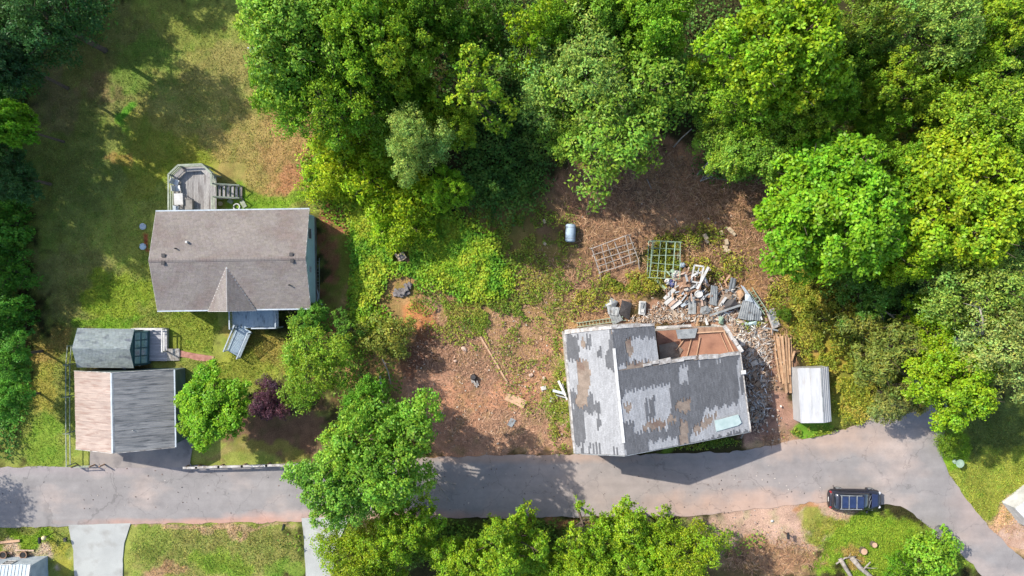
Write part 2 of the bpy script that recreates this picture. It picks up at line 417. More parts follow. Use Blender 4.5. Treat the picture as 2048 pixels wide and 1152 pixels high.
def road_material():
    m = material("worn_asphalt", C(156, 151, 148), C(145, 140, 138), scale=.25, fine=26, fine_amt=.12, rough=.85, bump=.25, c=C(186, 170, 160), cs=.16, cc=(.52, .7), stretch=(1, 1.6, 1))
    nt = m.node_tree; N = nt.nodes.new; L = nt.links.new; bs = nt.nodes["Principled BSDF"]
    src = bs.inputs['Base Color'].links[0].from_socket
    geo = N("ShaderNodeNewGeometry"); sep = N("ShaderNodeSeparateXYZ"); L(geo.outputs['Position'], sep.inputs[0])
    # red dust washed over the middle of the lane
    ns = N("ShaderNodeTexNoise"); ns.inputs['Scale'].default_value = .5; ns.inputs['Detail'].default_value = 5
    L(geo.outputs['Position'], ns.inputs['Vector'])
    nz = N("ShaderNodeMath"); nz.operation = 'MULTIPLY'; nz.inputs[1].default_value = 1.6; L(ns.outputs[0], nz.inputs[0])
    def blob(x, y, rx, ry, col, s, src):
        X, Y = pxy(x, y)
        a = N("ShaderNodeVectorMath"); a.operation = 'SUBTRACT'; L(geo.outputs['Position'], a.inputs[0]); a.inputs[1].default_value = (X, Y, 0)
        b = N("ShaderNodeVectorMath"); b.operation = 'MULTIPLY'; L(a.outputs[0], b.inputs[0]); b.inputs[1].default_value = (S / rx, S / ry, 0)
        l = N("ShaderNodeVectorMath"); l.operation = 'LENGTH'; L(b.outputs[0], l.inputs[0])
        ad = N("ShaderNodeMath"); ad.operation = 'ADD'; L(l.outputs['Value'], ad.inputs[0]); L(nz.outputs[0], ad.inputs[1])
        r = N("ShaderNodeMapRange"); r.inputs[1].default_value = 2.1; r.inputs[2].default_value = 1.1; r.inputs[3].default_value = 0; r.inputs[4].default_value = s
        L(ad.outputs[0], r.inputs[0])
        x = N("ShaderNodeMix"); x.data_type = 'RGBA'; L(r.outputs[0], x.inputs[0]); L(src, x.inputs[6]); x.inputs[7].default_value = (*col, 1)
        return x.outputs[2]
    for a in ((1300, 970, 420, 60, C(178, 164, 156), .6), (1500, 1015, 200, 32, C(200, 168, 148), .85), (1640, 870, 160, 40, C(196, 168, 148), .7), (760, 1035, 260, 16, C(205, 160, 140), .8),
              (450, 1045, 260, 9, C(200, 155, 135), .8), (1000, 915, 300, 12, C(190, 160, 140), .7), (1960, 1010, 60, 80, C(185, 165, 155), .6), (100, 935, 400, 14, C(170, 158, 158), .5)):
        src = blob(*a, src)
    # cracks, and streaks worn along the lane
    def mulgrey(src, val):
        g = N("ShaderNodeCombineColor"); [L(val, g.inputs[i]) for i in range(3)]
        x = N("ShaderNodeMix"); x.data_type = 'RGBA'; x.blend_type = 'MULTIPLY'; x.inputs[0].default_value = 1; L(src, x.inputs[6]); L(g.outputs[0], x.inputs[7]); return x.outputs[2]
    wn_ = N("ShaderNodeTexNoise"); wn_.inputs['Scale'].default_value = 1.4; wn_.inputs['Detail'].default_value = 5; L(geo.outputs['Position'], wn_.inputs['Vector'])
    wa = N("ShaderNodeVectorMath"); wa.operation = 'MULTIPLY_ADD'; L(wn_.outputs['Color'], wa.inputs[0]); wa.inputs[1].default_value = (1.6, 1.6, 0); L(geo.outputs['Position'], wa.inputs[2])
    vo = N("ShaderNodeTexVoronoi"); vo.feature = 'DISTANCE_TO_EDGE'; vo.inputs['Scale'].default_value = .22; L(wa.outputs[0], vo.inputs['Vector'])
    cr = N("ShaderNodeMapRange"); cr.inputs[1].default_value = 0; cr.inputs[2].default_value = .009; cr.inputs[3].default_value = .72; cr.inputs[4].default_value = 1; L(vo.outputs['Distance'], cr.inputs[0])
    src = mulgrey(src, cr.outputs[0])
    mp2 = N("ShaderNodeMapping"); mp2.inputs['Scale'].default_value = (.06, 1.3, 1); L(geo.outputs['Position'], mp2.inputs[0])
    st = N("ShaderNodeTexNoise"); st.inputs['Scale'].default_value = 1; st.inputs['Detail'].default_value = 4; L(mp2.outputs[0], st.inputs['Vector'])
    sr = N("ShaderNodeMapRange"); sr.inputs[1].default_value = .35; sr.inputs[2].default_value = .65; sr.inputs[3].default_value = .94; sr.inputs[4].default_value = 1.04; L(st.outputs[0], sr.inputs[0])
    src = mulgrey(src, sr.outputs[0])
    vp = N("ShaderNodeTexNoise"); vp.inputs['Scale'].default_value = .9; vp.inputs['Detail'].default_value = 8; vp.inputs['Roughness'].default_value = .7; L(geo.outputs['Position'], vp.inputs['Vector'])
    pr = N("ShaderNodeMapRange"); pr.inputs[1].default_value = .3; pr.inputs[2].default_value = .7; pr.inputs[3].default_value = .86; pr.inputs[4].default_value = 1.1; L(vp.outputs[0], pr.inputs[0])
    src = mulgrey(src, pr.outputs[0])
    L(src, bs.inputs['Base Color'])
    return m
M_road = road_material()
sheet("road", ROAD, 0.03, M_road, "worn grey asphalt lane running across the yard fronts")
M_conc = material("pale_concrete", C(186, 188, 183), C(172, 174, 170), scale=.6, fine=20, fine_amt=.12, rough=.8, c=C(156, 154, 148), cs=.8, cc=(.52, .75))
sheet("driveway", [(137, 1050), (262, 1046), (249, 1085), (246, 1120), (244, 1320), (150, 1320), (149, 1150), (147, 1100)], 0.045, M_conc, "pale flared concrete driveway below the road", amp=.5)
sheet("driveway", [(603, 1036), (700, 1034), (668, 1100), (664, 1320), (610, 1320), (612, 1152), (608, 1080)], 0.045, M_conc, "pale concrete driveway half hidden by leafy trees", amp=.8)
M_apron = material("stained_concrete", C(172, 160, 150), C(140, 134, 132), scale=.5, fine=22, fine_amt=.12, rough=.85, c=C(120, 112, 108), cs=.5, cc=(.55, .7))
sheet("garage_apron", [(183, 870), (392, 862), (380, 926), (384, 934), (180, 936)], 0.045, M_apron, "grey concrete apron between the garage and the road", amp=.8)
M_brickpath = material("pink_path", C(192, 142, 128), C(160, 112, 98), scale=3, fine=14, fine_amt=.25, rough=.9)
sheet("path", [(354, 700), (400, 708), (428, 712), (430, 722), (400, 722), (355, 712)], 0.03, M_brickpath, "short pinkish brick path from the shed deck to the ramp", amp=.8)
sheet("path", [(1985, 1075), (2030, 1035), (2120, 1010), (2160, 1060), (2080, 1110), (2020, 1092)], 0.0, material("clay_track", C(196, 166, 146), C(176, 140, 116), scale=1, fine=12, fine_amt=.3), "bare clay track joining the lane", amp=2)

# ------------------------------------------------------------------ foliage
def leaf_quads(c, nrm, size, rng, aspect=0.62, bend=0.25):
    """c: (n,3) centres, nrm: (n,3) facing, size: (n,)"""
    n = len(c)
    nrm = nrm / (np.linalg.norm(nrm, axis=1, keepdims=True) + 1e-9)
    r = rng.normal(size=(n, 3))
    a = np.cross(nrm, r); a /= (np.linalg.norm(a, axis=1, keepdims=True) + 1e-9)
    b = np.cross(nrm, a)
    s = size[:, None]
    k = nrm * s * bend
    V = np.empty((n, 4, 3))
    V[:, 0] = c - a * s; V[:, 2] = c + a * s
    V[:, 1] = c + b * s * aspect + k; V[:, 3] = c - b * s * aspect + k
    return V
def tints(n, rng, amt=.25, warm=.12):
    v = 1 + rng.uniform(-amt, amt, n); w = rng.uniform(-warm, warm, n)
    return np.clip(np.stack([v * (1 + w * 1.6), v, v * (1 - w * .5)], 1), 0.1, 2.0)

def crown(seed, R=5.5, top=12.0, lobes=34, lr=.27, sub=26, per=17, leaf=.17, cl=.34, flat=.75, gap=0.0, base=.45, tall=1.0, droop=0.0, aspect=.62, rough=1.0):
    """leaf clumps on lobes on a dome; returns the crown mesh and the lobe centres (limbs grow to them)"""
    rng = np.random.default_rng(seed)
    hc = top - R * flat * tall
    lc = []; lrad = []
    tries = 0
    while len(lc) < lobes and tries < 4000:
        tries += 1
        u = rng.normal(size=3); u /= np.linalg.norm(u)
        if u[2] < -0.35: continue
        rr = rng.uniform(.55, .86) if rng.random() < .8 else rng.uniform(.1, .5)
        wob = 1 + .22 * rough * math.sin(3 * math.atan2(u[1], u[0]) + seed) + .14 * rough * math.sin(5 * math.atan2(u[1], u[0]) + seed * 2.3)
        p = np.array([u[0] * R * rr * wob, u[1] * R * rr * wob, hc + u[2] * R * rr * flat * tall])
        r = R * lr * rng.uniform(.65, 1.25)
        if any(np.linalg.norm(p - q) < (r + s_) * (.5 + gap) for q, s_ in zip(lc, lrad)): continue
        lc.append(p); lrad.append(r)
    CC = []; NN = []; TT = []; TH = []
    for p, r in zip(lc, lrad):
        nsub = int(sub * (r / (R * lr)) ** 2)
        lt = rng.uniform(.82, 1.12); lh = rng.normal() * .07
        u = rng.normal(size=(nsub, 3)); u /= np.linalg.norm(u, axis=1, keepdims=True)
        u[:, 2] = np.where(u[:, 2] < -.5, -u[:, 2], u[:, 2])
        sc = p + u * r * rng.uniform(.75, 1.05, (nsub, 1)) * np.array([1, 1, .8])
        for k in range(nsub):
            c = rng.normal(size=(per, 3)) * cl * np.array([.6, .6, .42]) + sc[k]
            if droop: c[:, 2] -= droop * rng.random(per) * cl * 3
            n = rng.normal(size=(per, 3)) * .75 + u[k] * .8 + np.array([0, 0, .75])
            CC.append(c); NN.append(n); TT.append(np.full(per, lt * rng.uniform(.85, 1.15))); TH.append(np.full(per, lh + rng.normal() * .05))
    CC = np.vstack(CC); NN = np.vstack(NN); TT = np.concatenate(TT); TH = np.concatenate(TH)
    n = len(CC)
    V = leaf_quads(CC, NN, leaf * rng.uniform(.7, 1.25, n), rng, aspect)
    return V, tints(n, rng, .22, .14) * TT[:, None] * np.stack([1 + TH, np.ones(n), 1 - TH * .6], 1), [(Vector(p), r) for p, r in zip(lc, lrad)], hc

def quad_mesh(name, V, mat, col):
    o = quads(name, V, mat, col); me = o.data
    bpy.data.objects.remove(o); return me

M_bark = material("bark", C(120, 104, 90), C(92, 80, 70), scale=4, fine=20, fine_amt=.3, rough=.95, bump=.8)
M_palebark = material("pale_bark", C(176, 168, 156), C(140, 130, 120), scale=4, fine=20, fine_amt=.2, rough=.9)

def trunk_mesh(seed, lobes, hc, R, top):
    rng = random.Random(seed)
    mb = MB(); r0 = R * .045 + .05
    zf = hc - R * .35
    lean = Vector((rng.uniform(-.3, .3), rng.uniform(-.3, .3), 0))
    fork = Vector((0, 0, max(zf, .3))) + lean
    mb.tube([(0, 0, -.3), (0, 0, .4), fork * .5 + Vector((lean.x * .2, 0, .0)), fork, fork + Vector((lean.x, lean.y, R * .5))], [r0 * 1.5, r0 * 1.1, r0, r0 * .8, r0 * .35], 8)
    for p, r in lobes:
        a = fork.lerp(Vector((fork.x + lean.x, fork.y + lean.y, fork.z + R * .5)), rng.random() * .8)
        mid = a.lerp(p, .5) + Vector((rng.uniform(-.3, .3), rng.uniform(-.3, .3), -.15 * R * rng.random()))
        mb.tube([a, mid, p], [r0 * .42, r0 * .26, r0 * .1], 5, cap=False)
        for k in range(3):
            q = p + Vector((rng.uniform(-1, 1), rng.uniform(-1, 1), rng.uniform(-.2, 1.1))) * r * 1.12
            mb.tube([mid.lerp(p, .6), q], [r0 * .14, r0 * .05], 4, cap=False)
    return mb.mesh("trunk", M_bark, True)

PROTO = {}
def proto(key, seed, **kw):
    R = kw.get('R', 5.5); top = kw.get('top', 12.0)
    V, t, lobes, hc = crown(seed, **kw)
    PROTO[key] = (quad_mesh("crown", V, M_leaf, t), trunk_mesh(seed, lobes, hc, R, top), R, top, hc)
proto('broad_a', 1, lobes=42, sub=28, per=28, leaf=.145, cl=.36)
proto('broad_b', 2, lobes=38, sub=28, per=28, leaf=.145, cl=.36, lr=.25, gap=.04)
proto('broad_c', 3, lobes=34, sub=26, per=25, leaf=.145, cl=.34, lr=.24, gap=.12, flat=.85)
proto('fine_a', 4, lobes=46, sub=26, per=18, leaf=.145, cl=.40, lr=.24, aspect=.5)
proto('fine_b', 5, lobes=40, sub=26, per=18, leaf=.145, cl=.40, lr=.25, gap=.08, aspect=.5)
proto('round_a', 6, lobes=90, sub=24, per=20, leaf=.145, cl=.27, lr=.17, flat=.75, rough=.5)
proto('round_b', 7, lobes=80, sub=24, per=20, leaf=.145, cl=.28, lr=.18, flat=.7, rough=.5)
proto('open_a', 8, lobes=22, sub=14, per=12, leaf=.2, cl=.34, lr=.2, gap=.35, flat=.8, rough=1.5)
proto('tall_a', 9, lobes=32, sub=24, per=20, leaf=.16, cl=.32, lr=.24, flat=1.15, top=13)
proto('bush_a', 10, R=2.2, top=2.6, lobes=18, lr=.34, sub=22, per=12, leaf=.12, cl=.22, flat=.9)
proto('bush_b', 11, R=2.2, top=2.8, lobes=22, lr=.3, sub=20, per=12, leaf=.12, cl=.24, flat=.9, aspect=.35, droop=.3)
proto('frond_a', 12, lobes=40, sub=22, per=15, leaf=.27, cl=.34, lr=.22, flat=.8, aspect=.26, droop=.8)

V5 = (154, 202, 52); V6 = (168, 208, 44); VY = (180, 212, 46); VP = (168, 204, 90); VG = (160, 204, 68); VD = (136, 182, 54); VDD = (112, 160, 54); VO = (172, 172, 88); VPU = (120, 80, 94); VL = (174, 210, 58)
WOOD = "broadleaf trees of the wood above the yards"
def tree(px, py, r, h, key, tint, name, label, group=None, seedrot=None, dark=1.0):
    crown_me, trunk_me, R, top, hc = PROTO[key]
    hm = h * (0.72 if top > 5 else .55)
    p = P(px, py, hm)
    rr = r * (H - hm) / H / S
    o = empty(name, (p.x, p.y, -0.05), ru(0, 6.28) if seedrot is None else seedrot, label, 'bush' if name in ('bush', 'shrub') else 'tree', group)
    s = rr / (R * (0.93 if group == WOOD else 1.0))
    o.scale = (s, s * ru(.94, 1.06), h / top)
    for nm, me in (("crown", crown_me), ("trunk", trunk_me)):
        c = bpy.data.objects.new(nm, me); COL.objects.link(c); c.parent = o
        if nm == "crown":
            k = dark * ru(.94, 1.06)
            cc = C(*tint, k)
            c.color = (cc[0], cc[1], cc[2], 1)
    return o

WOOD = "broadleaf trees of the wood above the yards"
TREES = [
 # px, py, r, height, form, tint, name, label
 (596, 78, 118, 16, 'broad_a', VG, 'large bright leafy tree at the lawn edge over the metal swing frame', WOOD),
 (655, 205, 92, 14, 'fine_b', V5, 'green tree where the dry lawn meets the wood, above the yellow-green thicket', WOOD),
 (742, 60, 92, 17, 'broad_b', V5, 'dark-centred green tree right of the largest bright tree at the lawn edge', WOOD),
 (806, 92, 78, 17, 'broad_c', VL, 'light green tree with clustered leaf heads between two darker crowns', WOOD),
 (858, 30, 64, 15, 'broad_b', VD, 'dark green crown at the top edge above the light clustered one', WOOD),
 (936, 165, 84, 15, 'open_a', VL, 'pale lime tree with separated leaf clusters above the dark hollow', WOOD),
 (900, 228, 60, 10, 'broad_c', VL, 'lower lime green crown hanging over the silver-green tree', WOOD),
 (748, 185, 72, 11, 'broad_a', VD, 'deep green shaded crown in the middle of the left wood', WOOD),
 (832, 288, 66, 14, 'fine_a', (184, 216, 104), 'small silver-green rounded tree above the yellow-green thicket', WOOD),
 (940, 60, 66, 14, 'tall_a', VD, 'dark crown between the clustered lime tree and the sparse branchy one', WOOD),
 (1000, 52, 56, 12, 'open_a', VDD, 'dim sparse tree left of the branchy crown at the top edge', WOOD),
 (1062, 50, 70, 14, 'open_a', V6, 'sparse yellow-green tree with bare branches showing through', WOOD),
 (1160, 150, 112, 12.5, 'fine_a', VP, 'upper half of the large grey-green crown, one broad tree above the brush clearing', WOOD),
 (1222, 205, 150, 11.5, 'fine_b', VG, 'largest soft grey-green tree directly above the brush clearing', WOOD),
 (1140, 262, 60, 9, 'fine_b', VG, 'drooping lower tree left under the large grey-green crown', WOOD),
 (1200, 30, 72, 12, 'broad_b', VD, 'dark tree at the top edge over the large grey-green crown', WOOD),
 (1310, 30, 78, 13, 'broad_a', V5, 'mid green tree at the top edge left of the big vivid crown', WOOD),
 (1405, 150, 48, 11, 'tall_a', V6, 'narrow bright lime tree between the grey-green and vivid crowns', WOOD),
 (1556, 92, 132, 19, 'round_b', V6, 'big vivid green domed tree at the top between two gaps', WOOD),
 (1500, 190, 84, 12, 'fine_b', V5, 'shaded green tree directly below the big vivid domed one', WOOD),
 (1440, 262, 60, 7, 'fine_b', VG, 'feathery green tree over the fallen poles by the clearing', WOOD),
 (1596, 222, 68, 13, 'broad_c', VL, 'light green tree with yellow tips left of the dark hollow', WOOD),
 (1512, 292, 72, 9, 'broad_a', VG, 'green tree hanging over the right end of the brush clearing', WOOD),
 (1732, 42, 72, 15, 'broad_c', (146, 176, 62), 'olive-tipped tree right of the big vivid dome', WOOD),
 (1866, 46, 78, 16, 'fine_a', VP, 'pale mint tree at the top edge of the right wood', WOOD),
 (1990, 44, 70, 14, 'broad_b', VL, 'light green tree nearest the top right corner', WOOD),
 (1790, 172, 68, 13, 'broad_c', VL, 'yellow-tipped tree in the middle of the right wood', WOOD),
 (1690, 130, 60, 11, 'broad_b', VD, 'dark green crown between the vivid dome and the yellow-tipped tree', WOOD),
 (1872, 200, 60, 11, 'tall_a', V5, 'mid green bushy tree right of the yellow-tipped crown', WOOD),
 (1956, 222, 92, 14, 'broad_a', VL, 'broad light green tree above the yellow-green one at the right edge', WOOD),
 (2040, 130, 60, 11, 'broad_c', VDD, 'dark small crown at the right edge under the corner tree', WOOD),
 (1728, 272, 44, 7, 'bush_a', VO, 'dull olive bushy sapling beside the dark hollow', WOOD),
 (1868, 290, 54, 8, 'frond_a', VO, 'straw-brown feathery sapling above the yellow-green crown', WOOD),
 (1672, 425, 150, 15, 'round_a', (150, 208, 46), 'great round vivid green tree right of the clearing', WOOD),
 (1800, 345, 60, 12, 'round_b', V5, 'small round green crown between the vivid green and yellow-green trees', WOOD),
 (1940, 405, 138, 16, 'round_b', VY, 'great yellow-green tree at the right edge beside the vivid green one', WOOD),
 (1830, 500, 70, 12, 'broad_c', V6, 'ragged bright tree below the seam of the two great crowns', WOOD),
 (1960, 560, 96, 13, 'fine_a', (168, 198, 82), 'pale olive tree under the great yellow-green crown', WOOD),
 (2010, 680, 100, 13, 'fine_b', (178, 200, 104), 'pale grey-olive tree at the right edge above the lane end', WOOD),
 (1880, 640, 62, 9, 'broad_c', V6, 'bright small crown with bare limbs beside the pale olive tree', WOOD),
 (1905, 765, 88, 11, 'round_b', V6, 'bright green tree overhanging the upper branch of the lane', WOOD),
 (1776, 705, 78, 8, 'frond_a', (160, 178, 80), 'feathery olive tree between the white shed and the lane', WOOD),
 (1800, 795, 52, 6, 'frond_a', (176, 186, 96), 'low pale feathery tree touching the bend of the lane', WOOD),
 (1698, 640, 56, 6, 'bush_b', (158, 168, 62), 'yellow-green bushy tree above the white shed', WOOD),
 (1740, 570, 70, 8, 'tall_a', VDD, 'shaded dark tree below the great vivid green crown', WOOD),
 (1980, 320, 60, 12, 'broad_b', V5, 'mid green crown squeezed above the great yellow-green tree', WOOD),
 (560, 170, 60, 13, 'broad_b', V5, 'green crown bulging over the lawn below the metal swing frame', WOOD),
 (672, 30, 80, 15, 'broad_a', VG, 'green crown at the top edge between the two lawn-edge trees', WOOD),
 (1110, 60, 60, 12, 'broad_b', V5, 'mid green crown between the sparse branchy tree and the grey-green one', WOOD),
 (1290, 110, 60, 11, 'broad_a', V5, 'green crown filling in right above the large grey-green tree', WOOD),
 (1650, 190, 66, 12, 'broad_b', V5, 'green crown at the foot of the big vivid dome', WOOD),
 (1920, 120, 60, 12, 'broad_a', V6, 'green crown under the pale mint tree', WOOD),
 (820, 190, 60, 9, 'broad_b', V5, 'mid green crown left of the lime tree with separated clusters', WOOD),
 (1760, 240, 50, 9, 'broad_a', V5, 'low green crown beside the dark hollow in the right wood', WOOD),
 # yellow thicket, middle left
 (690, 292, 76, 6, 'bush_b', (196, 228, 48), 'yellow-green thicket tree against the red edge of the lawn', 'yellow-green thicket trees beside the dry lawn'),
 (655, 352, 58, 5, 'bush_b', (200, 228, 50), 'yellow-green thicket bush farthest into the dry lawn', 'yellow-green thicket trees beside the dry lawn'),
 (752, 352, 76, 6.5, 'bush_b', (188, 226, 48), 'yellow-green thicket tree under the silver-green crown', 'yellow-green thicket trees beside the dry lawn'),
 (778, 428, 58, 3.5, 'bush_b', (180, 222, 46), 'lime thicket bush above the corner of the house shadow', 'yellow-green thicket trees beside the dry lawn'),
 (806, 440, 62, 5, 'bush_b', (188, 224, 50), 'lime thicket bush at the lower right of the thicket', 'yellow-green thicket trees beside the dry lawn'),
 (826, 388, 58, 5, 'bush_a', (194, 226, 50), 'lime thicket bush between the silver-green tree and the dark hollow', 'yellow-green thicket trees beside the dry lawn'),
 (768, 300, 60, 6, 'bush_a', (160, 200, 50), 'shaded lime thicket bush nearest the tall wood', 'yellow-green thicket trees beside the dry lawn'),
 (890, 372, 48, 11, 'broad_c', (160, 210, 50), 'small vivid tree standing out at the edge of the dark hollow', None),
 # yard trees
 (425, 812, 80, 6.5, 'round_b', (150, 202, 46), 'round vivid green tree between the garage and the purple tree', None),
 (536, 802, 45, 5.5, 'fine_a', VPU, 'small purple-leaved maple between two green trees', None),
 (630, 728, 84, 9, 'fine_b', (158, 198, 58), 'soft yellow-green tree below the corner of the grey-roofed house', None),
 (618, 645, 40, 5, 'broad_c', (130, 190, 66), 'small leafy tree at the front corner of the grey-roofed house', None),
 (690, 662, 36, 4.5, 'open_a', (130, 186, 66), 'thin green sapling between the house corner and the olive shrub', None),
 (772, 676, 52, 5, 'bush_b', (176, 188, 84), 'dull yellow rounded tree beside the orange dirt', None),
 (774, 898, 110, 15, 'broad_a', (156, 204, 66), 'tall leafy tree overhanging the road in the middle, brightest crown', None),
 (676, 968, 90, 12, 'broad_b', (146, 200, 74), 'cooler green tree over the road above the second driveway', None),
 (730, 822, 60, 11, 'broad_c', (130, 192, 58), 'upper crown behind the tall tree over the road', None),
 (712, 1120, 78, 8, 'fine_b', (172, 204, 46), 'yellow-green tree beside the lower end of the second driveway', 'trees lining the lower side of the road'),
 (812, 1062, 74, 9, 'broad_c', (164, 204, 48), 'bright green tree at the road edge right below the tall tree', 'trees lining the lower side of the road'),
 (900, 1128, 66, 7, 'broad_c', (164, 204, 48), 'ragged lime tree in the dip between two taller roadside trees', 'trees lining the lower side of the road'),
 (1018, 1092, 78, 10, 'tall_a', (164, 204, 48), 'pointed lime tree below the dappled patch of the road', 'trees lining the lower side of the road'),
 (1120, 1140, 60, 7, 'broad_c', (164, 204, 48), 'small lime tree low between the pointed tree and its right neighbour', 'trees lining the lower side of the road'),
 (1170, 1062, 56, 10, 'open_a', (164, 204, 48), 'thin topped lime tree reaching into the road', 'trees lining the lower side of the road'),
 (1238, 1092, 80, 9, 'broad_c', (164, 204, 48), 'wide lime tree third from the right of the roadside row', 'trees lining the lower side of the road'),
 (760, 1145, 56, 6, 'broad_a', (164, 204, 48), 'low leafy tree at the bottom edge right of the driveway tree', 'trees lining the lower side of the road'),
 (960, 1150, 60, 6, 'broad_b', (168, 204, 50), 'low leafy tree at the bottom edge under the pointed lime tree', 'trees lining the lower side of the road'),
 (1080, 1155, 60, 6, 'broad_a', (160, 200, 50), 'low leafy tree at the bottom edge right of the pointed lime tree', 'trees lining the lower side of the road'),
 (1180, 1140, 66, 8, 'broad_b', (164, 204, 48), 'leafy tree at the bottom edge below the thin topped one', 'trees lining the lower side of the road'),
 (1306, 1140, 66, 8, 'broad_a', (180, 222, 46), 'leafy tree at the bottom edge between the wide tree and the gravel', 'trees lining the lower side of the road'),
 (1372, 1112, 78, 9, 'fine_b', (172, 204, 46), 'yellow-lime tree closing the roadside row at the gravel', 'trees lining the lower side of the road'),
 (1312, 1066, 46, 8, 'open_a', (164, 204, 48), 'small yellow-lime crown at the road edge beside the gravel', 'trees lining the lower side of the road'),
 (1864, 1120, 56, 3.5, 'bush_a', (150, 198, 56), 'broad green shrub in the fork of the two lanes', None),
 (1806, 1138, 34, 2.4, 'bush_b', (130, 186, 44), 'low green shrub beside the fallen logs', None),
 (1902, 888, 28, 2.2, 'bush_b', (142, 180, 52), 'low yellow-green shrub beside the birdbath', None),
 (1574, 628, 15, 1.4, 'bush_a', (112, 150, 44), 'single round green shrub beside the white-painted door', None),
 # left edge
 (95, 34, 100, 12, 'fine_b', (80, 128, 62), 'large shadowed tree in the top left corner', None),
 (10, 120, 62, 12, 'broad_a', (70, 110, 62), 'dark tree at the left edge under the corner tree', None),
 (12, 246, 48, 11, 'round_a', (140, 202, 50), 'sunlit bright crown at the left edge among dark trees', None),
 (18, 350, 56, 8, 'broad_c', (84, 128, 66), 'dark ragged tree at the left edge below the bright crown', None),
 (8, 450, 48, 5, 'bush_a', (116, 176, 62), 'green hedge shrub at the left edge level with the house roof', 'shrubs along the left boundary'),
 (12, 540, 44, 5, 'bush_b', (112, 176, 60), 'green hedge shrub at the left edge level with the front porch', 'shrubs along the left boundary'),
 (14, 625, 42, 5, 'bush_a', (104, 168, 60), 'green hedge shrub at the left edge level with the small shed', 'shrubs along the left boundary'),
 (12, 712, 50, 7, 'broad_c', (116, 180, 62), 'leafy boundary tree level with the top of the garage', 'shrubs along the left boundary'),
 (16, 800, 46, 6, 'broad_c', (124, 192, 64), 'brighter leafy boundary tree level with the garage', 'shrubs along the left boundary'),
]
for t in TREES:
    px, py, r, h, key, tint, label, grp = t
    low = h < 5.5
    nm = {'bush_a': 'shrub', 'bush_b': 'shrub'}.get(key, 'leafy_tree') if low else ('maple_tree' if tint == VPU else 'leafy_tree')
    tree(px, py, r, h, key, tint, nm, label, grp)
# trees just outside the picture whose shade falls into it
for k, (X, Y, r, h, label) in enumerate([
    (-50.5, 27, 5.2, 13.5, 'tall tree outside the upper left corner'), (-55, 20.5, 5.5, 15, 'tall tree beyond the left boundary, uppermost'),
    (-56, 12.5, 5.0, 13.5, 'tall tree beyond the left boundary, second from the top'), (-54, 5.5, 5.0, 12, 'tree beyond the left boundary level with the house'),
    (-52.5, -1.5, 3.3, 7.5, 'small tree beyond the left boundary level with the shed'), (-57, -15.5, 5.0, 11, 'tree left of the picture shading the road'),
    (-46, 31.5, 5.2, 14.2, 'tall tree above the picture shading the upper lawn, leftmost'), (-37.5, 34.5, 5.6, 13, 'tall tree above the picture shading the upper lawn, middle'),
    (-31.5, 34.5, 5.2, 12, 'tall tree above the picture shading the upper lawn, right'), (-51, 34.5, 5.5, 18, 'tall tree beyond the upper left corner, farther up'), (-48.5, 14, 4.0, 18.5, 'tall tree beyond the left boundary shading the end of the house roof'), (-51.5, 18.5, 4.6, 14, 'tree beyond the left boundary between the two uppermost'), (-50.5, 8.0, 4.4, 13, 'tree beyond the left boundary level with the back deck'), (-53.5, 24, 4.6, 13, 'tall tree beyond the left boundary behind the uppermost')]):
    crown_me, trunk_me, R, top, hc = PROTO[['broad_a', 'broad_b', 'fine_a'][k % 3]]
    o = empty('leafy_tree', (X, Y, -0.05), ru(0, 6), label, 'tree', 'trees standing outside the picture')
    o.scale = (r / R, r / R, h / top)
    for nm, me in (("crown", crown_me), ("trunk", trunk_me)):
        c = bpy.data.objects.new(nm, me); COL.objects.link(c); c.parent = o
        if nm == "crown": cc = C(*VD); c.color = (*cc, 1)

# ---- low growth that nobody could count
def scatter(n, blobs, rng):
    """blobs: (px,py,rx,ry,weight) -> points"""
    w = np.array([b[2] * b[3] * b[4] for b in blobs], float); w /= w.sum()
    k = rng.choice(len(blobs), n, p=w)
    B = np.array([b[:4] for b in blobs], float)[k]
    a = rng.uniform(0, 2 * math.pi, n); r = np.sqrt(rng.random(n)) * (1 + (rng.random(n) - .5) * .5)
    return B[:, 0] + B[:, 2] * r * np.cos(a), B[:, 1] + B[:, 3] * r * np.sin(a)
SOLID = [[(300, 418), (622, 415), (632, 618), (312, 622)], [(148, 655), (358, 655), (358, 735), (148, 735)], [(146, 742), (352, 738), (356, 900), (150, 900)],
         [(1126, 660), (1300, 645), (1460, 640), (1505, 866), (1250, 912), (1145, 912)], [(1588, 732), (1656, 732), (1664, 846), (1594, 846)], [(344, 326), (490, 326), (490, 424), (344, 424)],
         [(434, 612), (536, 612), (536, 652), (434, 652)], [(784, 598), (780, 566), (806, 552), (830, 556), (828, 590), (806, 600)], [(788, 524), (786, 502), (818, 502), (822, 524)], [(424, 724), (424, 690), (455, 640), (500, 648), (455, 724)], [(-200, 1112), (100, 1110), (100, 1200), (-200, 1200)]]
HARD = [[(137, 1050), (262, 1046), (246, 1200), (149, 1200)], [(603, 1036), (700, 1034), (664, 1320), (610, 1320)], [(183, 870), (392, 862), (384, 934), (180, 936)], [(354, 697), (430, 708), (430, 724), (355, 714)]]
def keep_off(x, y, road=True):
    m = np.ones(len(x), bool)
    for p in SOLID + HARD: m &= ~inside(p, x, y)
    if road: m &= ~inside(ROAD, x, y)
    return m
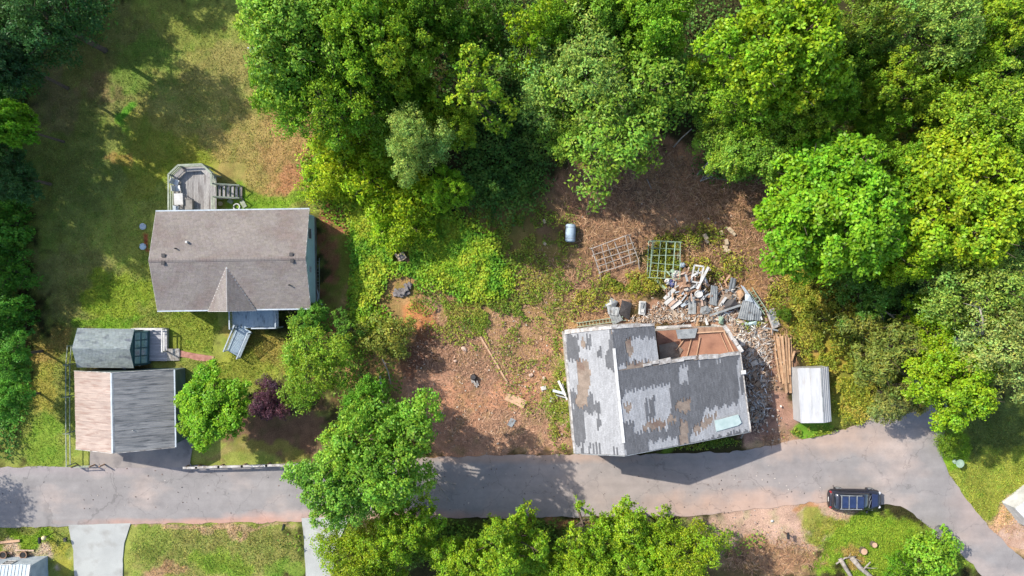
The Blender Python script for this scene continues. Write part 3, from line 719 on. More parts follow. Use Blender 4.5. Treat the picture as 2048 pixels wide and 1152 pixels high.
def low_growth(name, label, n, blobs, size, hfun, colour, seed, spread=1.0, aspect=.5, up=1.0, road=True, clump=0.0, mat=None, amt=.3):
    rng = np.random.default_rng(seed)
    x, y = scatter(n, blobs, rng)
    if clump:
        m = fbm(x / 22, y / 22, seed) > clump; x = x[m]; y = y[m]
    m = keep_off(x, y, road); x = x[m]; y = y[m]; n = len(x)
    z = hfun(x, y, rng)
    X = (x - 1024) / S; Y = (576 - y) / S
    c = np.stack([X, Y, z], 1)
    nrm = rng.normal(size=(n, 3)) * spread + np.array([0, 0, up])
    Vq = leaf_quads(c, nrm, size * rng.uniform(.6, 1.4, n), rng, aspect)
    col = colour(x, y, rng) * tints(n, rng, amt, .15)
    return quads(name, Vq, mat or M_cover, col, label=label, kind="stuff")
def flat_col(*cs):
    cs = [lin(c) for c in cs]
    def f(x, y, rng):
        t = np.clip((fbm(x / 26, y / 26, 31) - .3) / .4, 0, 1)[:, None] * (len(cs) - 1)
        out = np.zeros((len(x), 3))
        for i, c in enumerate(cs): out += np.clip(1 - np.abs(t - i), 0, 1) * c
        return out
    return f
def ground_col(k=1.0, green=1.0):
    def f(x, y, rng): return ground_colour(x, y) * np.array([k * .98, k * green, k * .8])
    return f
mound = lambda h, sc=30, sd=3: (lambda x, y, rng: h * fbm(x / sc, y / sc, sd) * (0.55 + .45 * rng.random(len(x))) + .02)
low = lambda h: (lambda x, y, rng: rng.random(len(x)) * h - .04)

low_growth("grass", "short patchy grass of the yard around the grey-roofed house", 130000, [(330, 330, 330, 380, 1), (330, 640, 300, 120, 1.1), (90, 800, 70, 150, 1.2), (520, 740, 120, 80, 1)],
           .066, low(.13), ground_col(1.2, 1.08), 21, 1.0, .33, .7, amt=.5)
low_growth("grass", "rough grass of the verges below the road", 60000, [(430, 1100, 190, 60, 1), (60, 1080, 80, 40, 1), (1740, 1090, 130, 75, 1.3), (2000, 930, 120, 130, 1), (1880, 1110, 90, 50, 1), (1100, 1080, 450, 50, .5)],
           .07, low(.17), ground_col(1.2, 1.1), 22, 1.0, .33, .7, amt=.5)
low_growth("ground_cover", "vivid leafy creeper bank right of the grey-roofed house", 52000, [(762, 470, 60, 70, 1), (740, 540, 34, 60, 1.2), (724, 600, 26, 60, 1), (850, 500, 90, 70, .8), (790, 420, 80, 60, .9), (940, 510, 60, 60, .7), (775, 400, 130, 60, .6), (700, 320, 90, 60, .6), (745, 640, 40, 30, .6), (840, 460, 90, 50, 1.2), (900, 520, 80, 50, 1.2), (960, 560, 70, 40, .9), (650, 350, 40, 40, .9), (730, 370, 60, 50, .9), (720, 480, 14, 80, 1.4)],
           .13, mound(1.0, 26, 4), flat_col((116, 172, 46), (158, 196, 48), (186, 206, 60)), 23, .6, .6, 1.0)
low_growth("weeds", "tall weeds over the cleared dirt lot in the middle", 36000, [(900, 560, 120, 100, 1), (960, 500, 90, 80, 1), (1010, 590, 90, 70, .8), (1000, 640, 60, 40, .8), (1120, 830, 22, 80, 1.3), (1060, 780, 60, 50, .4), (1150, 560, 60, 40, .5), (930, 640, 60, 60, .8), (1040, 700, 70, 50, .4), (1380, 885, 90, 12, 1.6), (1625, 868, 50, 16, 2), (1090, 470, 60, 70, .8), (1120, 700, 16, 60, 1), (1100, 600, 80, 50, .6), (1000, 480, 80, 60, .8)],
           .10, mound(.45, 14, 8), flat_col((122, 154, 52), (156, 182, 60), (182, 186, 80)), 24, .9, .4, .8, clump=.45)
low_growth("weeds", "yellow-green weed bank between the rubble and the right wood", 34000, [(1640, 620, 60, 100, 1.2), (1680, 700, 60, 90, 1), (1710, 790, 50, 60, 1), (1600, 560, 40, 30, .6), (1420, 530, 80, 30, .5), (1650, 560, 50, 30, 1), (1280, 565, 50, 24, .7), (1230, 565, 40, 20, .8), (1330, 510, 34, 40, .8), (1500, 640, 30, 20, .3), (1550, 600, 20, 40, .6), (1180, 600, 40, 24, .5), (1400, 470, 50, 24, .5)],
           .11, mound(1.0, 22, 9), flat_col((140, 156, 52), (180, 186, 62), (202, 190, 86)), 25, .7, .38, .8, clump=.36)
low_growth("undergrowth", "dark undergrowth on the floor of the wood", 60000, [(1010, 300, 90, 130, 1.3), (900, 130, 200, 130, .5), (1050, 100, 90, 120, .8), (1380, 120, 200, 130, .5), (1640, 250, 120, 90, .9), (1850, 200, 220, 140, .7), (1750, 600, 100, 80, 1.3), (1950, 500, 130, 200, .5), (1460, 330, 70, 40, .8), (980, 380, 90, 40, 1), (1900, 680, 90, 60, .6)],
           .13, mound(2.2, 30, 12), flat_col((78, 118, 48), (104, 148, 56), (122, 160, 66)), 26, .7, .6, .9)
low_growth("undergrowth", "dark undergrowth along the left boundary", 22000, [(10, 120, 70, 130, 1), (16, 400, 42, 260, 1.5), (14, 740, 44, 150, 1.5), (110, 40, 110, 60, .7)],
           .13, mound(2.0, 22, 13), flat_col((78, 122, 52), (100, 156, 56), (120, 182, 62)), 27, .7, .6, .9)
low_growth("undergrowth", "green scrub beneath the trees on the lower side of the road", 14000, [(1060, 1080, 420, 40, 1), (740, 790, 60, 60, .8), (700, 680, 50, 60, .8), (800, 1090, 80, 40, 1)],
           .12, mound(1.0, 22, 14), flat_col((104, 140, 50), (140, 176, 54)), 28, .7, .6, .9, clump=.4)
# dry stalks and litter, bits of rubble
def litter(name, label, n, blobs, lo, hi, cols, seed, thick=.02, hmax=.15, flatness=.25, road=False, clump=0):
    rng = np.random.default_rng(seed)
    x, y = scatter(n, blobs, rng)
    if clump:
        m = fbm(x / 20, y / 20, seed) > clump; x = x[m]; y = y[m]
    m = keep_off(x, y, not road); x = x[m]; y = y[m]; n = len(x)
    c = np.stack([(x - 1024) / S, (576 - y) / S, rng.random(n) ** 2 * hmax - .03], 1)
    a = rng.uniform(0, 6.283, n); L = rng.uniform(lo, hi, n)[:, None] / 2
    t = np.stack([np.cos(a), np.sin(a), rng.normal(size=n) * flatness], 1)
    s = np.stack([-np.sin(a), np.cos(a), np.zeros(n)], 1)
    w = thick * rng.uniform(.6, 1.5, n)[:, None]
    V = np.stack([c - t * L, c + s * w + np.array([0, 0, .6]) * w, c + t * L, c - s * w + np.array([0, 0, .6]) * w], 1)
    cc = np.array([lin(q) for q in cols])[rng.integers(0, len(cols), n)] * rng.uniform(.7, 1.25, (n, 1))
    return quads(name, V, M_straw, cc, label=label, kind="stuff")
litter("dry_brush", "dry stalks and dead brush strewn over the clearing", 20000, [(1300, 390, 170, 90, 1), (1230, 460, 80, 50, 1), (1500, 440, 90, 110, .7), (1210, 560, 90, 60, .7), (1440, 540, 80, 40, .4), (1560, 880, 50, 14, .5), (1540, 700, 50, 60, .3), (1540, 1115, 100, 34, .8), (1540, 600, 34, 60, .9), (1300, 330, 70, 30, .8), (1180, 610, 60, 34, .7), (1430, 500, 70, 50, .5)],
       .25, 1.1, [(204, 156, 118), (178, 134, 102), (150, 112, 86), (218, 180, 142), (120, 92, 72), (186, 148, 104)], 31)
litter("dry_litter", "chips, straw and dead stalks over the bare dirt lot", 12000, [(960, 790, 170, 110, 1.2), (1030, 690, 120, 70, 1), (900, 690, 80, 60, 1), (1060, 860, 120, 40, .8), (870, 590, 34, 60, .6), (1090, 560, 90, 60, .8), (1000, 600, 120, 90, .5)],
       .12, .5, [(206, 160, 128), (186, 142, 112), (166, 126, 100), (218, 178, 148), (140, 108, 88)], 32)
litter("splinters", "splintered lath and scraps mixed through the rubble and the heap", 3200, [(1495, 690, 44, 50, 1.2), (1385, 638, 110, 22, 1.4), (1450, 605, 60, 30, 1), (1370, 575, 40, 34, .8), (1515, 770, 24, 80, .8), (1490, 640, 36, 24, 1)],
       .25, .9, [(222, 214, 204), (232, 230, 226), (196, 164, 136), (176, 140, 112), (206, 180, 156), (150, 146, 142)], 33, thick=.035, hmax=.5)
def chips(name, label, n, blobs, lo, hi, cols, seed, hmax=.3, mask=True):
    rng = np.random.default_rng(seed)
    x, y = scatter(n, blobs, rng)
    if mask:
        m = keep_off(x, y, True); x = x[m]; y = y[m]
    n = len(x); X = (x - 1024) / S; Y = (576 - y) / S
    z = rng.random(n) ** 1.6 * hmax
    sz = rng.uniform(lo, hi, (n, 3)) * np.array([1, .6, .35]) / 2
    q = rng.normal(size=(n, 3, 3)) * .35
    q[:, 2, 2] += 1
    a = rng.uniform(0, 6.28, n); q[:, 0, 0] += np.cos(a); q[:, 0, 1] += np.sin(a)
    e0 = q[:, 0] / np.linalg.norm(q[:, 0], axis=1, keepdims=True)
    e1 = np.cross(q[:, 2], e0); e1 /= np.linalg.norm(e1, axis=1, keepdims=True); e2 = np.cross(e0, e1)
    c = np.stack([X, Y, z], 1)
    def pt(i, j, k): return c + e0 * sz[:, :1] * i + e1 * sz[:, 1:2] * j + e2 * sz[:, 2:3] * k
    fs = [[(-1, -1, 1), (1, -1, 1), (1, 1, 1), (-1, 1, 1)], [(-1, -1, -1), (1, -1, -1), (1, -1, 1), (-1, -1, 1)], [(1, -1, -1), (1, 1, -1), (1, 1, 1), (1, -1, 1)],
          [(1, 1, -1), (-1, 1, -1), (-1, 1, 1), (1, 1, 1)], [(-1, 1, -1), (-1, -1, -1), (-1, -1, 1), (-1, 1, 1)]]
    V = np.stack([np.stack([pt(*v) for v in f], 1) for f in fs], 1).reshape(-1, 4, 3)
    cc = np.array([lin(q_) for q_ in cols])[rng.integers(0, len(cols), n)] * rng.uniform(.7, 1.2, (n, 1))
    return quads(name, V, M_straw, np.repeat(cc, 5, axis=0), label=label, kind="stuff")
RUB = [(212, 190, 168), (188, 162, 138), (176, 142, 116), (158, 130, 108), (222, 210, 196), (132, 110, 94), (172, 168, 162), (198, 168, 140)]
chips("rubble", "pale broken masonry and lath chips beside the torn-off end of the ruined house", 7000, [(1495, 690, 44, 50, 1.6), (1385, 640, 110, 20, 1.4), (1510, 780, 16, 76, .7), (1530, 740, 34, 70, .2), (1540, 840, 30, 40, .08), (1450, 600, 40, 30, .6), (1340, 620, 40, 20, .5), (1485, 640, 40, 20, 1)],
      .04, .26, RUB, 41, .26)
chips("masonry_rubble", "larger broken slabs and bricks lying in the rubble", 130, [(1495, 690, 40, 46, 1.6), (1385, 640, 110, 16, 1.0), (1510, 780, 18, 76, .8), (1485, 640, 40, 20, 1)], .3, .75, [RUB[0], RUB[1], RUB[4], RUB[2], RUB[6]], 44, .35)
chips("stones", "small pale stones and scraps scattered over the dirt lot", 520, [(960, 790, 180, 120, 1), (1060, 650, 100, 120, .8), (1200, 600, 90, 50, .8), (1300, 440, 160, 90, .5), (1120, 830, 24, 90, 1.4), (600, 1100, 10, 40, .2)],
      .06, .22, [RUB[0], RUB[1], RUB[2], RUB[3], RUB[7], (220, 206, 188)], 42, .05)
chips("road_grit", "dark specks and grit lying on the road", 260, [(1500, 980, 200, 50, 1), (1460, 1060, 100, 40, 2), (300, 980, 280, 50, .6), (1000, 970, 300, 50, .6)], .04, .13, [(90, 80, 76), (130, 110, 100), (200, 190, 180)], 43, .02, mask=False).location.z = .045
# ------------------------------------------------------------------ building materials
M_shin = material("weathered_shingle", C(145, 137, 131), C(134, 127, 122), scale=.5, fine=9, fine_amt=.16, rough=.95, tint=True, bump=.4, c=C(134, 120, 114), cs=.5, cc=(.5, .75))
M_shin2 = material("grey_shed_shingle", C(146, 156, 156), C(130, 140, 140), scale=1.5, fine=10, fine_amt=.15, rough=.9, tint=True, bump=.4, stretch=(.4, 1, 1), c=C(96, 102, 112), cs=2.2, cc=(.55, .7))
M_shin3 = material("torn_roof_shingle", (1, 1, 1), (.88, .88, .88), scale=1.2, fine=12, fine_amt=.2, rough=.9, tint=True, bump=.5)
M_felt = material("bare_roof_deck", C(156, 140, 126), C(134, 120, 108), scale=2, fine=14, fine_amt=.25, rough=.95, c=C(126, 106, 94), cs=1.2, cc=(.5, .65))
M_white = material("white_trim", C(224, 224, 222), C(196, 194, 190), scale=1.5, fine=12, fine_amt=.12, rough=.6)
M_dirtywhite = material("dirty_white_trim", C(214, 210, 204), C(160, 152, 144), scale=2.5, fine=14, fine_amt=.25, rough=.8, c=C(120, 104, 92), cs=2, cc=(.6, .7))
M_siding = material("grey_green_siding", C(214, 236, 231), C(204, 226, 220), scale=1, fine=10, fine_amt=.08, rough=.6)
M_foundation = material("block_foundation", C(150, 146, 140), C(120, 116, 110), scale=2, fine=14, rough=.9)
M_glass = material("dark_glass", (.02, .03, .035), (.03, .04, .05), rough=.08, bump=0, fine_amt=.02, spec=.8)
M_deckwood = material("weathered_deck", C(178, 174, 170), C(150, 146, 144), scale=1.5, fine=16, fine_amt=.22, rough=.9, stretch=(1, .25, 1), rnd=.12, c=C(120, 112, 108), cs=1.5, cc=(.55, .7))
M_deckrail = material("mossy_rail", C(176, 184, 164), C(146, 152, 136), scale=2, fine=14, fine_amt=.2, rough=.9)
M_bluedeck = material("blue_grey_paint", C(186, 204, 216), C(168, 188, 204), scale=.9, fine=14, fine_amt=.12, rough=.7, rnd=.06, c=C(110, 126, 138), cs=1.2, cc=(.56, .7))
M_bluerail = material("pale_blue_rail", C(196, 206, 214), C(170, 182, 192), scale=2, fine=14, fine_amt=.12, rough=.6)
M_vent = material("dark_vent", C(74, 70, 70), C(58, 56, 58), rough=.6)
M_black = material("black_plastic", (.012, .012, .014), (.02, .02, .022), rough=.4)
M_rustpanel = material("faded_pink_metal", C(190, 172, 160), C(168, 150, 140), scale=1.2, fine=12, fine_amt=.1, rough=.6, stretch=(.35, 3, 1), rnd=.09, c=C(160, 134, 122), cs=1.6, cc=(.5, .7), spec=.3)
M_greypanel = material("streaked_grey_metal", C(168, 166, 162), C(146, 146, 144), scale=1.4, fine=14, fine_amt=.18, rough=.6, stretch=(.3, 3.2, 1), rnd=.12, c=C(104, 106, 108), cs=1.6, cc=(.5, .7), spec=.3)
M_garwall = material("garage_wall", C(110, 130, 128), C(90, 108, 108), scale=1, rough=.7)
M_teal = material("dark_teal_paint", C(84, 124, 128), C(70, 108, 114), scale=1.4, rough=.5, fine_amt=.1)
M_tealglass = material("teal_window_pane", C(140, 180, 190), C(112, 150, 162), scale=2, rough=.12, bump=0, fine_amt=.05, spec=.8)
M_paledeck = material("pale_grey_deck", C(190, 190, 196), C(168, 168, 176), scale=1, fine=14, fine_amt=.15, rough=.85, stretch=(.3, 1.5, 1), rnd=.1)
M_bluemetal = material("light_blue_ribbed_metal", C(168, 186, 198), C(152, 172, 186), scale=1, fine=10, fine_amt=.06, rough=.45, spec=.5, rnd=.03)
M_whitemetal = material("white_ribbed_metal", C(200, 201, 203), C(184, 186, 189), scale=1.6, fine=10, fine_amt=.06, rough=.5, spec=.4, rnd=.05, stretch=(2.2, .4, 1), c=C(176, 172, 168), cs=1.4, cc=(.58, .75))
M_greymetal = material("galvanised_sheet", C(164, 168, 168), C(134, 138, 140), scale=1.6, fine=12, fine_amt=.14, rough=.5, spec=.5, c=C(108, 112, 116), cs=2, cc=(.55, .7))
M_greenpale = material("pale_green_paint", C(170, 192, 168), C(140, 164, 140), scale=3, fine=14, fine_amt=.15, rough=.7)
M_timber = material("orange_timber", C(208, 172, 136), C(176, 138, 106), scale=2, fine=18, fine_amt=.25, rough=.9, rnd=.16)
M_oldwood = material("old_brown_board", C(176, 142, 116), C(140, 108, 88), scale=2, fine=18, fine_amt=.25, rough=.9, rnd=.18)
M_ply = material("plywood", C(214, 176, 144), C(196, 158, 126), scale=2, fine=20, fine_amt=.12, rough=.85)
M_rust = material("rust_brown_floor", C(172, 126, 102), C(150, 108, 88), scale=.9, fine=16, fine_amt=.16, rough=.9, c=C(132, 92, 76), cs=.9, cc=(.56, .72))
M_block = material("concrete_block", C(212, 192, 160), C(184, 164, 136), scale=3, fine=16, fine_amt=.2, rough=.95, rnd=.12)
M_darkblock = material("dark_stained_block", C(150, 144, 142), C(112, 106, 106), scale=3, fine=16, fine_amt=.25, rough=.95, rnd=.2)

# ------------------------------------------------------------------ roofs
def shingle_slope(name, A, B, Cc, D, mat, parent, tab=.33, expo=.16, t=.02, cell=None, layers=None, seed=1, inset=.02, base=None, label=None):
    """tabs laid course by course on the slope; A-B is the eave, D-C the ridge; cell(world point) picks colour and layer or drops the tab"""
    rng = random.Random(seed)
    A, B, Cc, D = map(Vector, (A, B, Cc, D))
    u = (B - A).normalized(); n = u.cross(D - A).normalized()
    if n.z < 0: n = -n
    v = n.cross(u)
    if v.dot(D - A) < 0: v = -v
    quad = [((p - A).dot(u), (p - A).dot(v)) for p in (A, B, Cc, D)]
    vm = max(q[1] for q in quad); um0 = min(q[0] for q in quad); um1 = max(q[0] for q in quad)
    mb = MB(); j = 0; vv = 0.0
    def urange(w):
        xs = []
        for i in range(4):
            a, b = quad[i], quad[(i + 1) % 4]
            if abs(a[1] - b[1]) < 1e-6: continue
            k = (w - a[1]) / (b[1] - a[1])
            if -1e-6 <= k <= 1 + 1e-6: xs.append(a[0] + (b[0] - a[0]) * k)
        return (min(xs), max(xs)) if len(xs) > 1 else (0, 0)
    while vv < vm - .02:
        v1 = min(vv + expo, vm)
        lo, hi = urange(min((vv + v1) / 2, vm - 1e-3))
        uu = um0 - tab * (0.5 if j % 2 else 0) - (.07 * (j % 3))
        while uu < hi:
            a = max(uu, lo + inset); b = min(uu + tab - .008, hi - inset)
            uu += tab
            if b - a < .03: continue
            pc = A + u * (a + b) / 2 + v * (vv + v1) / 2
            th = t * rng.uniform(.7, 1.3); z0 = 0; col = None
            if cell:
                r = cell(pc, rng)
                if r is None: continue
                col, z0 = r
            else:
                k = rng.uniform(.88, 1.08) * (0.9 if rng.random() < .06 else 1); col = (k, k * rng.uniform(.98, 1.01), k * rng.uniform(.96, 1.03))
            mb.col = col
            p = [A + u * a + v * vv + n * (z0 + th), A + u * b + v * vv + n * (z0 + th), A + u * b + v * v1 + n * (z0 + .006), A + u * a + v * v1 + n * (z0 + .006)]
            q = [A + u * a + v * vv + n * .001, A + u * b + v * vv + n * .001, A + u * b + v * v1 + n * .001, A + u * a + v * v1 + n * .001]
            mb._add(p + q, [(0, 1, 2, 3), (4, 5, 1, 0), (5, 6, 2, 1), (7, 4, 0, 3)] + ([(6, 7, 3, 2)] if z0 else []))
        vv = v1; j += 1
    return mb.build(name, mat, parent, kind="stuff")

def roof_panels(A, B, Cc, D, mat, parent, width=.9, ribs=3, name="roof_panel", sag=.0, rib=.02):
    """metal sheets from eave (A-B) to ridge (D-C), each one a mesh with its ribs"""
    A, B, Cc, D = map(Vector, (A, B, Cc, D))
    L = (B - A).length; k = max(1, round(L / width)); n = (B - A).cross(D - A).normalized()
    if n.z < 0: n = -n
    for i in range(k):
        a = i / k + .002; b = (i + 1) / k - .002
        z = n * (ru(0, .012) + (.006 if i % 2 else 0))
        e0 = ru(-.04, .04) * (D - A).normalized()
        p = [A.lerp(B, a) + e0, A.lerp(B, b) + e0, D.lerp(Cc, b), D.lerp(Cc, a)]
        mb = MB(); mb.slab([q + z for q in p], .012)
        for r in range(ribs):
            t = a + (b - a) * (r + .06) / ribs
            mb.bar(A.lerp(B, t) + e0 + z + n * rib * .5, D.lerp(Cc, t) + z + n * rib * .5, .045, rib, up=n)
        mb.build(name, mat, parent)

def walls(parent, x0, y0, x1, y1, z0, z1, mat, t=.15, name="wall", gable=None, zr=None):
    """four walls; gable 'x' or 'y' gives the direction of the ridge, whose two end walls rise to zr"""
    e = .003
    if gable == 'x':
        ym = (y0 + y1) / 2
        for x, s_ in ((x0, 1), (x1, -1)):
            MB().slab([(x, y0 + e, z0), (x, y1 - e, z0), (x, y1 - e, z1), (x, ym, zr), (x, y0 + e, z1)], s_ * -t if False else t, Vector((1 if s_ < 0 else -1, 0, 0))).build(name, mat, parent)
        MB().box(x0 + t, y0, z0, x1 - t, y0 + t, z1).build(name, mat, parent)
        MB().box(x0 + t, y1 - t, z0, x1 - t, y1, z1).build(name, mat, parent)
    elif gable == 'y':
        xm = gable_mid if False else (x0 + x1) / 2
        for y, s_ in ((y0, -1), (y1, 1)):
            MB().slab([(x0 + e, y, z0), (x1 - e, y, z0), (x1 - e, y, z1), (xm, y, zr), (x0 + e, y, z1)], t, Vector((0, s_, 0))).build(name, mat, parent)
        MB().box(x0, y0 + t, z0, x0 + t, y1 - t, z1).build(name, mat, parent)
        MB().box(x1 - t, y0 + t, z0, x1, y1 - t, z1).build(name, mat, parent)

def window(parent, c, w, h, axis, mat=None):
    """frame + pane on a wall facing along axis ('x+' etc.)"""
    s_ = 1 if axis[1] == '+' else -1
    f = MB(); g = MB(); fr = .06
    def put(mb, a0, a1, z0, z1, d0, d1):
        d = sorted((d0 * s_, d1 * s_))
        if axis[0] == 'x': mb.box(c[0] + d[0], c[1] + a0, c[2] + z0, c[0] + d[1], c[1] + a1, c[2] + z1)
        else: mb.box(c[0] + a0, c[1] + d[0], c[2] + z0, c[0] + a1, c[1] + d[1], c[2] + z1)
    put(f, -w / 2, w / 2, -h / 2, -h / 2 + fr, 0.003, .07); put(f, -w / 2, w / 2, h / 2 - fr, h / 2, 0.003, .07)
    put(f, -w / 2, -w / 2 + fr, -h / 2 + fr, h / 2 - fr, 0.003, .07); put(f, w / 2 - fr, w / 2, -h / 2 + fr, h / 2 - fr, 0.003, .07)
    put(f, -w / 2 + fr, w / 2 - fr, -.02, .02, 0.003, .05)
    o = f.build("window", mat or M_white, parent)
    put(g, -w / 2 + fr, w / 2 - fr, -h / 2 + fr, -.02, 0.003, .03); put(g, -w / 2 + fr, w / 2 - fr, .02, h / 2 - fr, 0.003, .03)
    g.build("pane", M_glass, o)

# ------------------------------------------------------------------ the grey-roofed house
def main_house():
    rz = math.radians(.9)
    h = empty("house", (-24.0, 2.42, 0), rz, "long house with a brown-grey shingle roof and pale green walls", "house")
    hx, hy = 6.62, 4.25; ze, zr = 3.7, 5.15; gx, gy = 6.3, 3.95
    MB().box(-gx + .04, -gy + .04, -.2, gx - .04, gy - .04, .9).build("foundation", M_foundation, h)
    walls(h, -gx, -gy, gx, gy, .9, ze - .12, M_siding, gable='x', zr=zr - .14)
    mb = MB()
    for i in range(21):      # lapped siding on the east end
        z = .92 + i * .2; w = gy - .01 if z < ze - .35 else max(0, gy * (zr - .35 - z) / (zr - ze + .2))
        if w > .2: mb.bar((gx + .012, -w, z), (gx + .012, w, z), .02, .012)
    mb.build("siding_laps", M_siding, h, kind="stuff")
    for y, z, w, hh in ((2.25, 2.6, .95, 1.1), (-.9, 2.6, .5, .6)): window(h, (gx, y, z), w, hh, 'x+')
    for x in (-4.6, -3.0, 3.9): window(h, (x, -gy, 2.4), 1.0, 1.2, 'y-')
    for x in (-4.2, 2.4, 4.6): window(h, (x, gy, 2.5), 1.0, 1.2, 'y+')
    d = MB().box(-.4, -gy - .04, 1.25, .5, -gy - .003, 3.3).build("door", M_white, h)
    MB().ball((.4, -gy - .07, 2.2), .04, 6, 5).build("handle", M_vent, d)
    # roof planes
    for s_, nm in ((-1, 's'), (1, 'n')):
        A, B, Cc, D = (-hx, s_ * hy, ze), (hx, s_ * hy, ze), (hx, 0, zr), (-hx, 0, zr)
        r = MB().slab([A, B, Cc, D], .12).build("roof", M_white, h)
        shingle_slope("shingles", A, B, Cc, D, M_shin, r, seed=3 + s_)
    mb = MB(); mb.col = (.93, .92, .93)
    for i in range(46):
        x = -hx + (i + .5) * 2 * hx / 46
        mb.cbox((x, -.08, zr + .012), (.275, .19, .02), rx=.33); mb.cbox((x, .08, zr + .012), (.275, .19, .02), rx=-.33)
    mb.build("ridge_cap", M_shin, h, kind="stuff")
    # small cross gable over the porch
    xg = -.15; yg0, yg1 = -4.42, -.6; half = 2.1; zt = 4.95
    for s_ in (-1, 1):
        e0 = Vector((xg + s_ * half, yg0, ze + .05)); r0 = Vector((xg, yg0, zt)); r1 = Vector((xg, yg1, zt)); e1 = Vector((xg + s_ * .02, yg1, zt - .01))
        r = MB().slab([e0, r0, r1], .04).build("porch_gable", M_white, h)
        shingle_slope("shingles", e0, e0 + Vector((0, .02, 0)), r1, r0, M_shin, r, seed=8 + s_, tab=.33, inset=.03, t=.012)
    MB().slab([(xg - half + .1, yg0 + .1, ze), (xg + half - .1, yg0 + .1, ze), (xg, yg0 + .1, zt - .08)], .1, Vector((0, -1, 0))).build("gable_wall", M_siding, h)
    # fascia and gutters
    for s_ in (-1, 1):
        MB().bar((-hx, s_ * (hy + .07), ze - .05), (hx, s_ * (hy + .07), ze - .05), .11, .1).build("gutter", M_bluerail, h)
    MB().tube([(gx + .12, -gy + .1, ze - .2), (gx + .15, -gy + .1, .4), (gx + .5, -gy - .1, .1)], .05, 6).build("downspout", M_white, h)
    # vents and pipes
    def onroof(px, py, dz=0):
        p = P(px, py, 4.9); q = p - Vector((-24.0, 2.42, 0)); c_, s__ = math.cos(-rz), math.sin(-rz)
        x = q.x * c_ - q.y * s__; y = q.x * s__ + q.y * c_
        return x, y, zr - abs(y) * (zr - ze) / hy
    for px, py in ((329, 511), (329, 526), (584, 509), (586, 522)):
        x, y, z = onroof(px, py)
        mb = MB(); mb.cbox((x, y, z + .07), (.26, .26, .12)); mb.cbox((x, y, z + .14), (.32, .32, .04)); mb.build("roof_vent", M_vent, h, bevel=.02)
    for px, py, m in ((352, 497, M_black), (576, 570, M_black), (373, 484, M_white)):
        x, y, z = onroof(px, py); MB().tube([(x, y, z - .1), (x, y, z + .38)], .06 if m is M_black else .1, 8).build("vent_pipe", m, h)
    # front porch of blue grey boards
    po = empty("porch_deck", (-24.0, 2.42, 0), rz, "blue-grey painted front porch with railings and a slanted stair ramp", "porch")
    x0, x1, y0, y1, z = -1.0, 3.05, -6.0, -4.0, 1.15
    n = 27
    for i in range(n):
        a = x0 + (x1 - x0) * i / n; MB().box(a + .004, y0, z - .04 + ru(0, .006), a + (x1 - x0) / n - .004, y1, z + ru(0, .006)).build("board", M_bluedeck, po)
    MB().box(x0, y0, z - .22, x1, y0 + .08, z - .045).build("beam", M_bluedeck, po)
    posts = [(x0, y0), (x0, y1 - .2), (x1, y0), (x1, y1 - .2), (x0 + 1.95, y0)]
    for x, y in posts:
        MB().box(x - .06, y - .06, -.1, x + .06, y + .06, z + .98).build("post", M_bluerail, po)
    def rail(a, b, zz0, zz1, nm="rail", bal=True, m=M_bluerail, par=po, w=.1):
        a = Vector(a); b = Vector(b)
        MB().bar(a + Vector((0, 0, zz1)), b + Vector((0, 0, zz1)), w, .05).build(nm, m, par)
        MB().bar(a + Vector((0, 0, zz0)), b + Vector((0, 0, zz0)), .05, .05).build(nm, m, par)
        if bal:
            k = int((b - a).length / .13)
            for i in range(1, k):
                p = a.lerp(b, i / k); MB().bar(p + Vector((0, 0, zz0)), p + Vector((0, 0, zz1)), .035, .035).build("baluster", m, par)
    rail((x1, y0, z), (x1, y1, z), .12, 1.0); rail((x0, y0, z), (x0, y1, z), .12, 1.0); rail((x0 + 1.95, y0, z), (x1, y0, z), .12, 1.0)
    # ramp
    a = Vector((x0 + 1.0, y0 - .02, z)); dr = Vector((-.50, -.866, 0)); sd = Vector((.866, -.5, 0)); L = 2.75; w = 1.35; zz = -1.0
    for i in range(20):
        t0 = i / 20; t1 = (i + 1) / 20 - .004
        q = [a + dr * L * t0 + sd * w / 2 * s_ + Vector((0, 0, zz * t0)) for s_ in (-1, 1)] + [a + dr * L * t1 + sd * w / 2 * s_ + Vector((0, 0, zz * t1)) for s_ in (1, -1)]
        MB().slab(q, .04).build("ramp_board", M_bluedeck, po)
    for s_ in (-1, 1):
        q0 = a + sd * w / 2 * s_; q1 = q0 + dr * L + Vector((0, 0, zz))
        for t in (0.05, 1): p = q0.lerp(q1, t); MB().bar(p + Vector((0, 0, -.3 if t < .5 else -.15)), p + Vector((0, 0, .95)), .09, .09).build("post", M_bluerail, po)
        rail(q0, q1, .15, .95)
    return h
main_house()

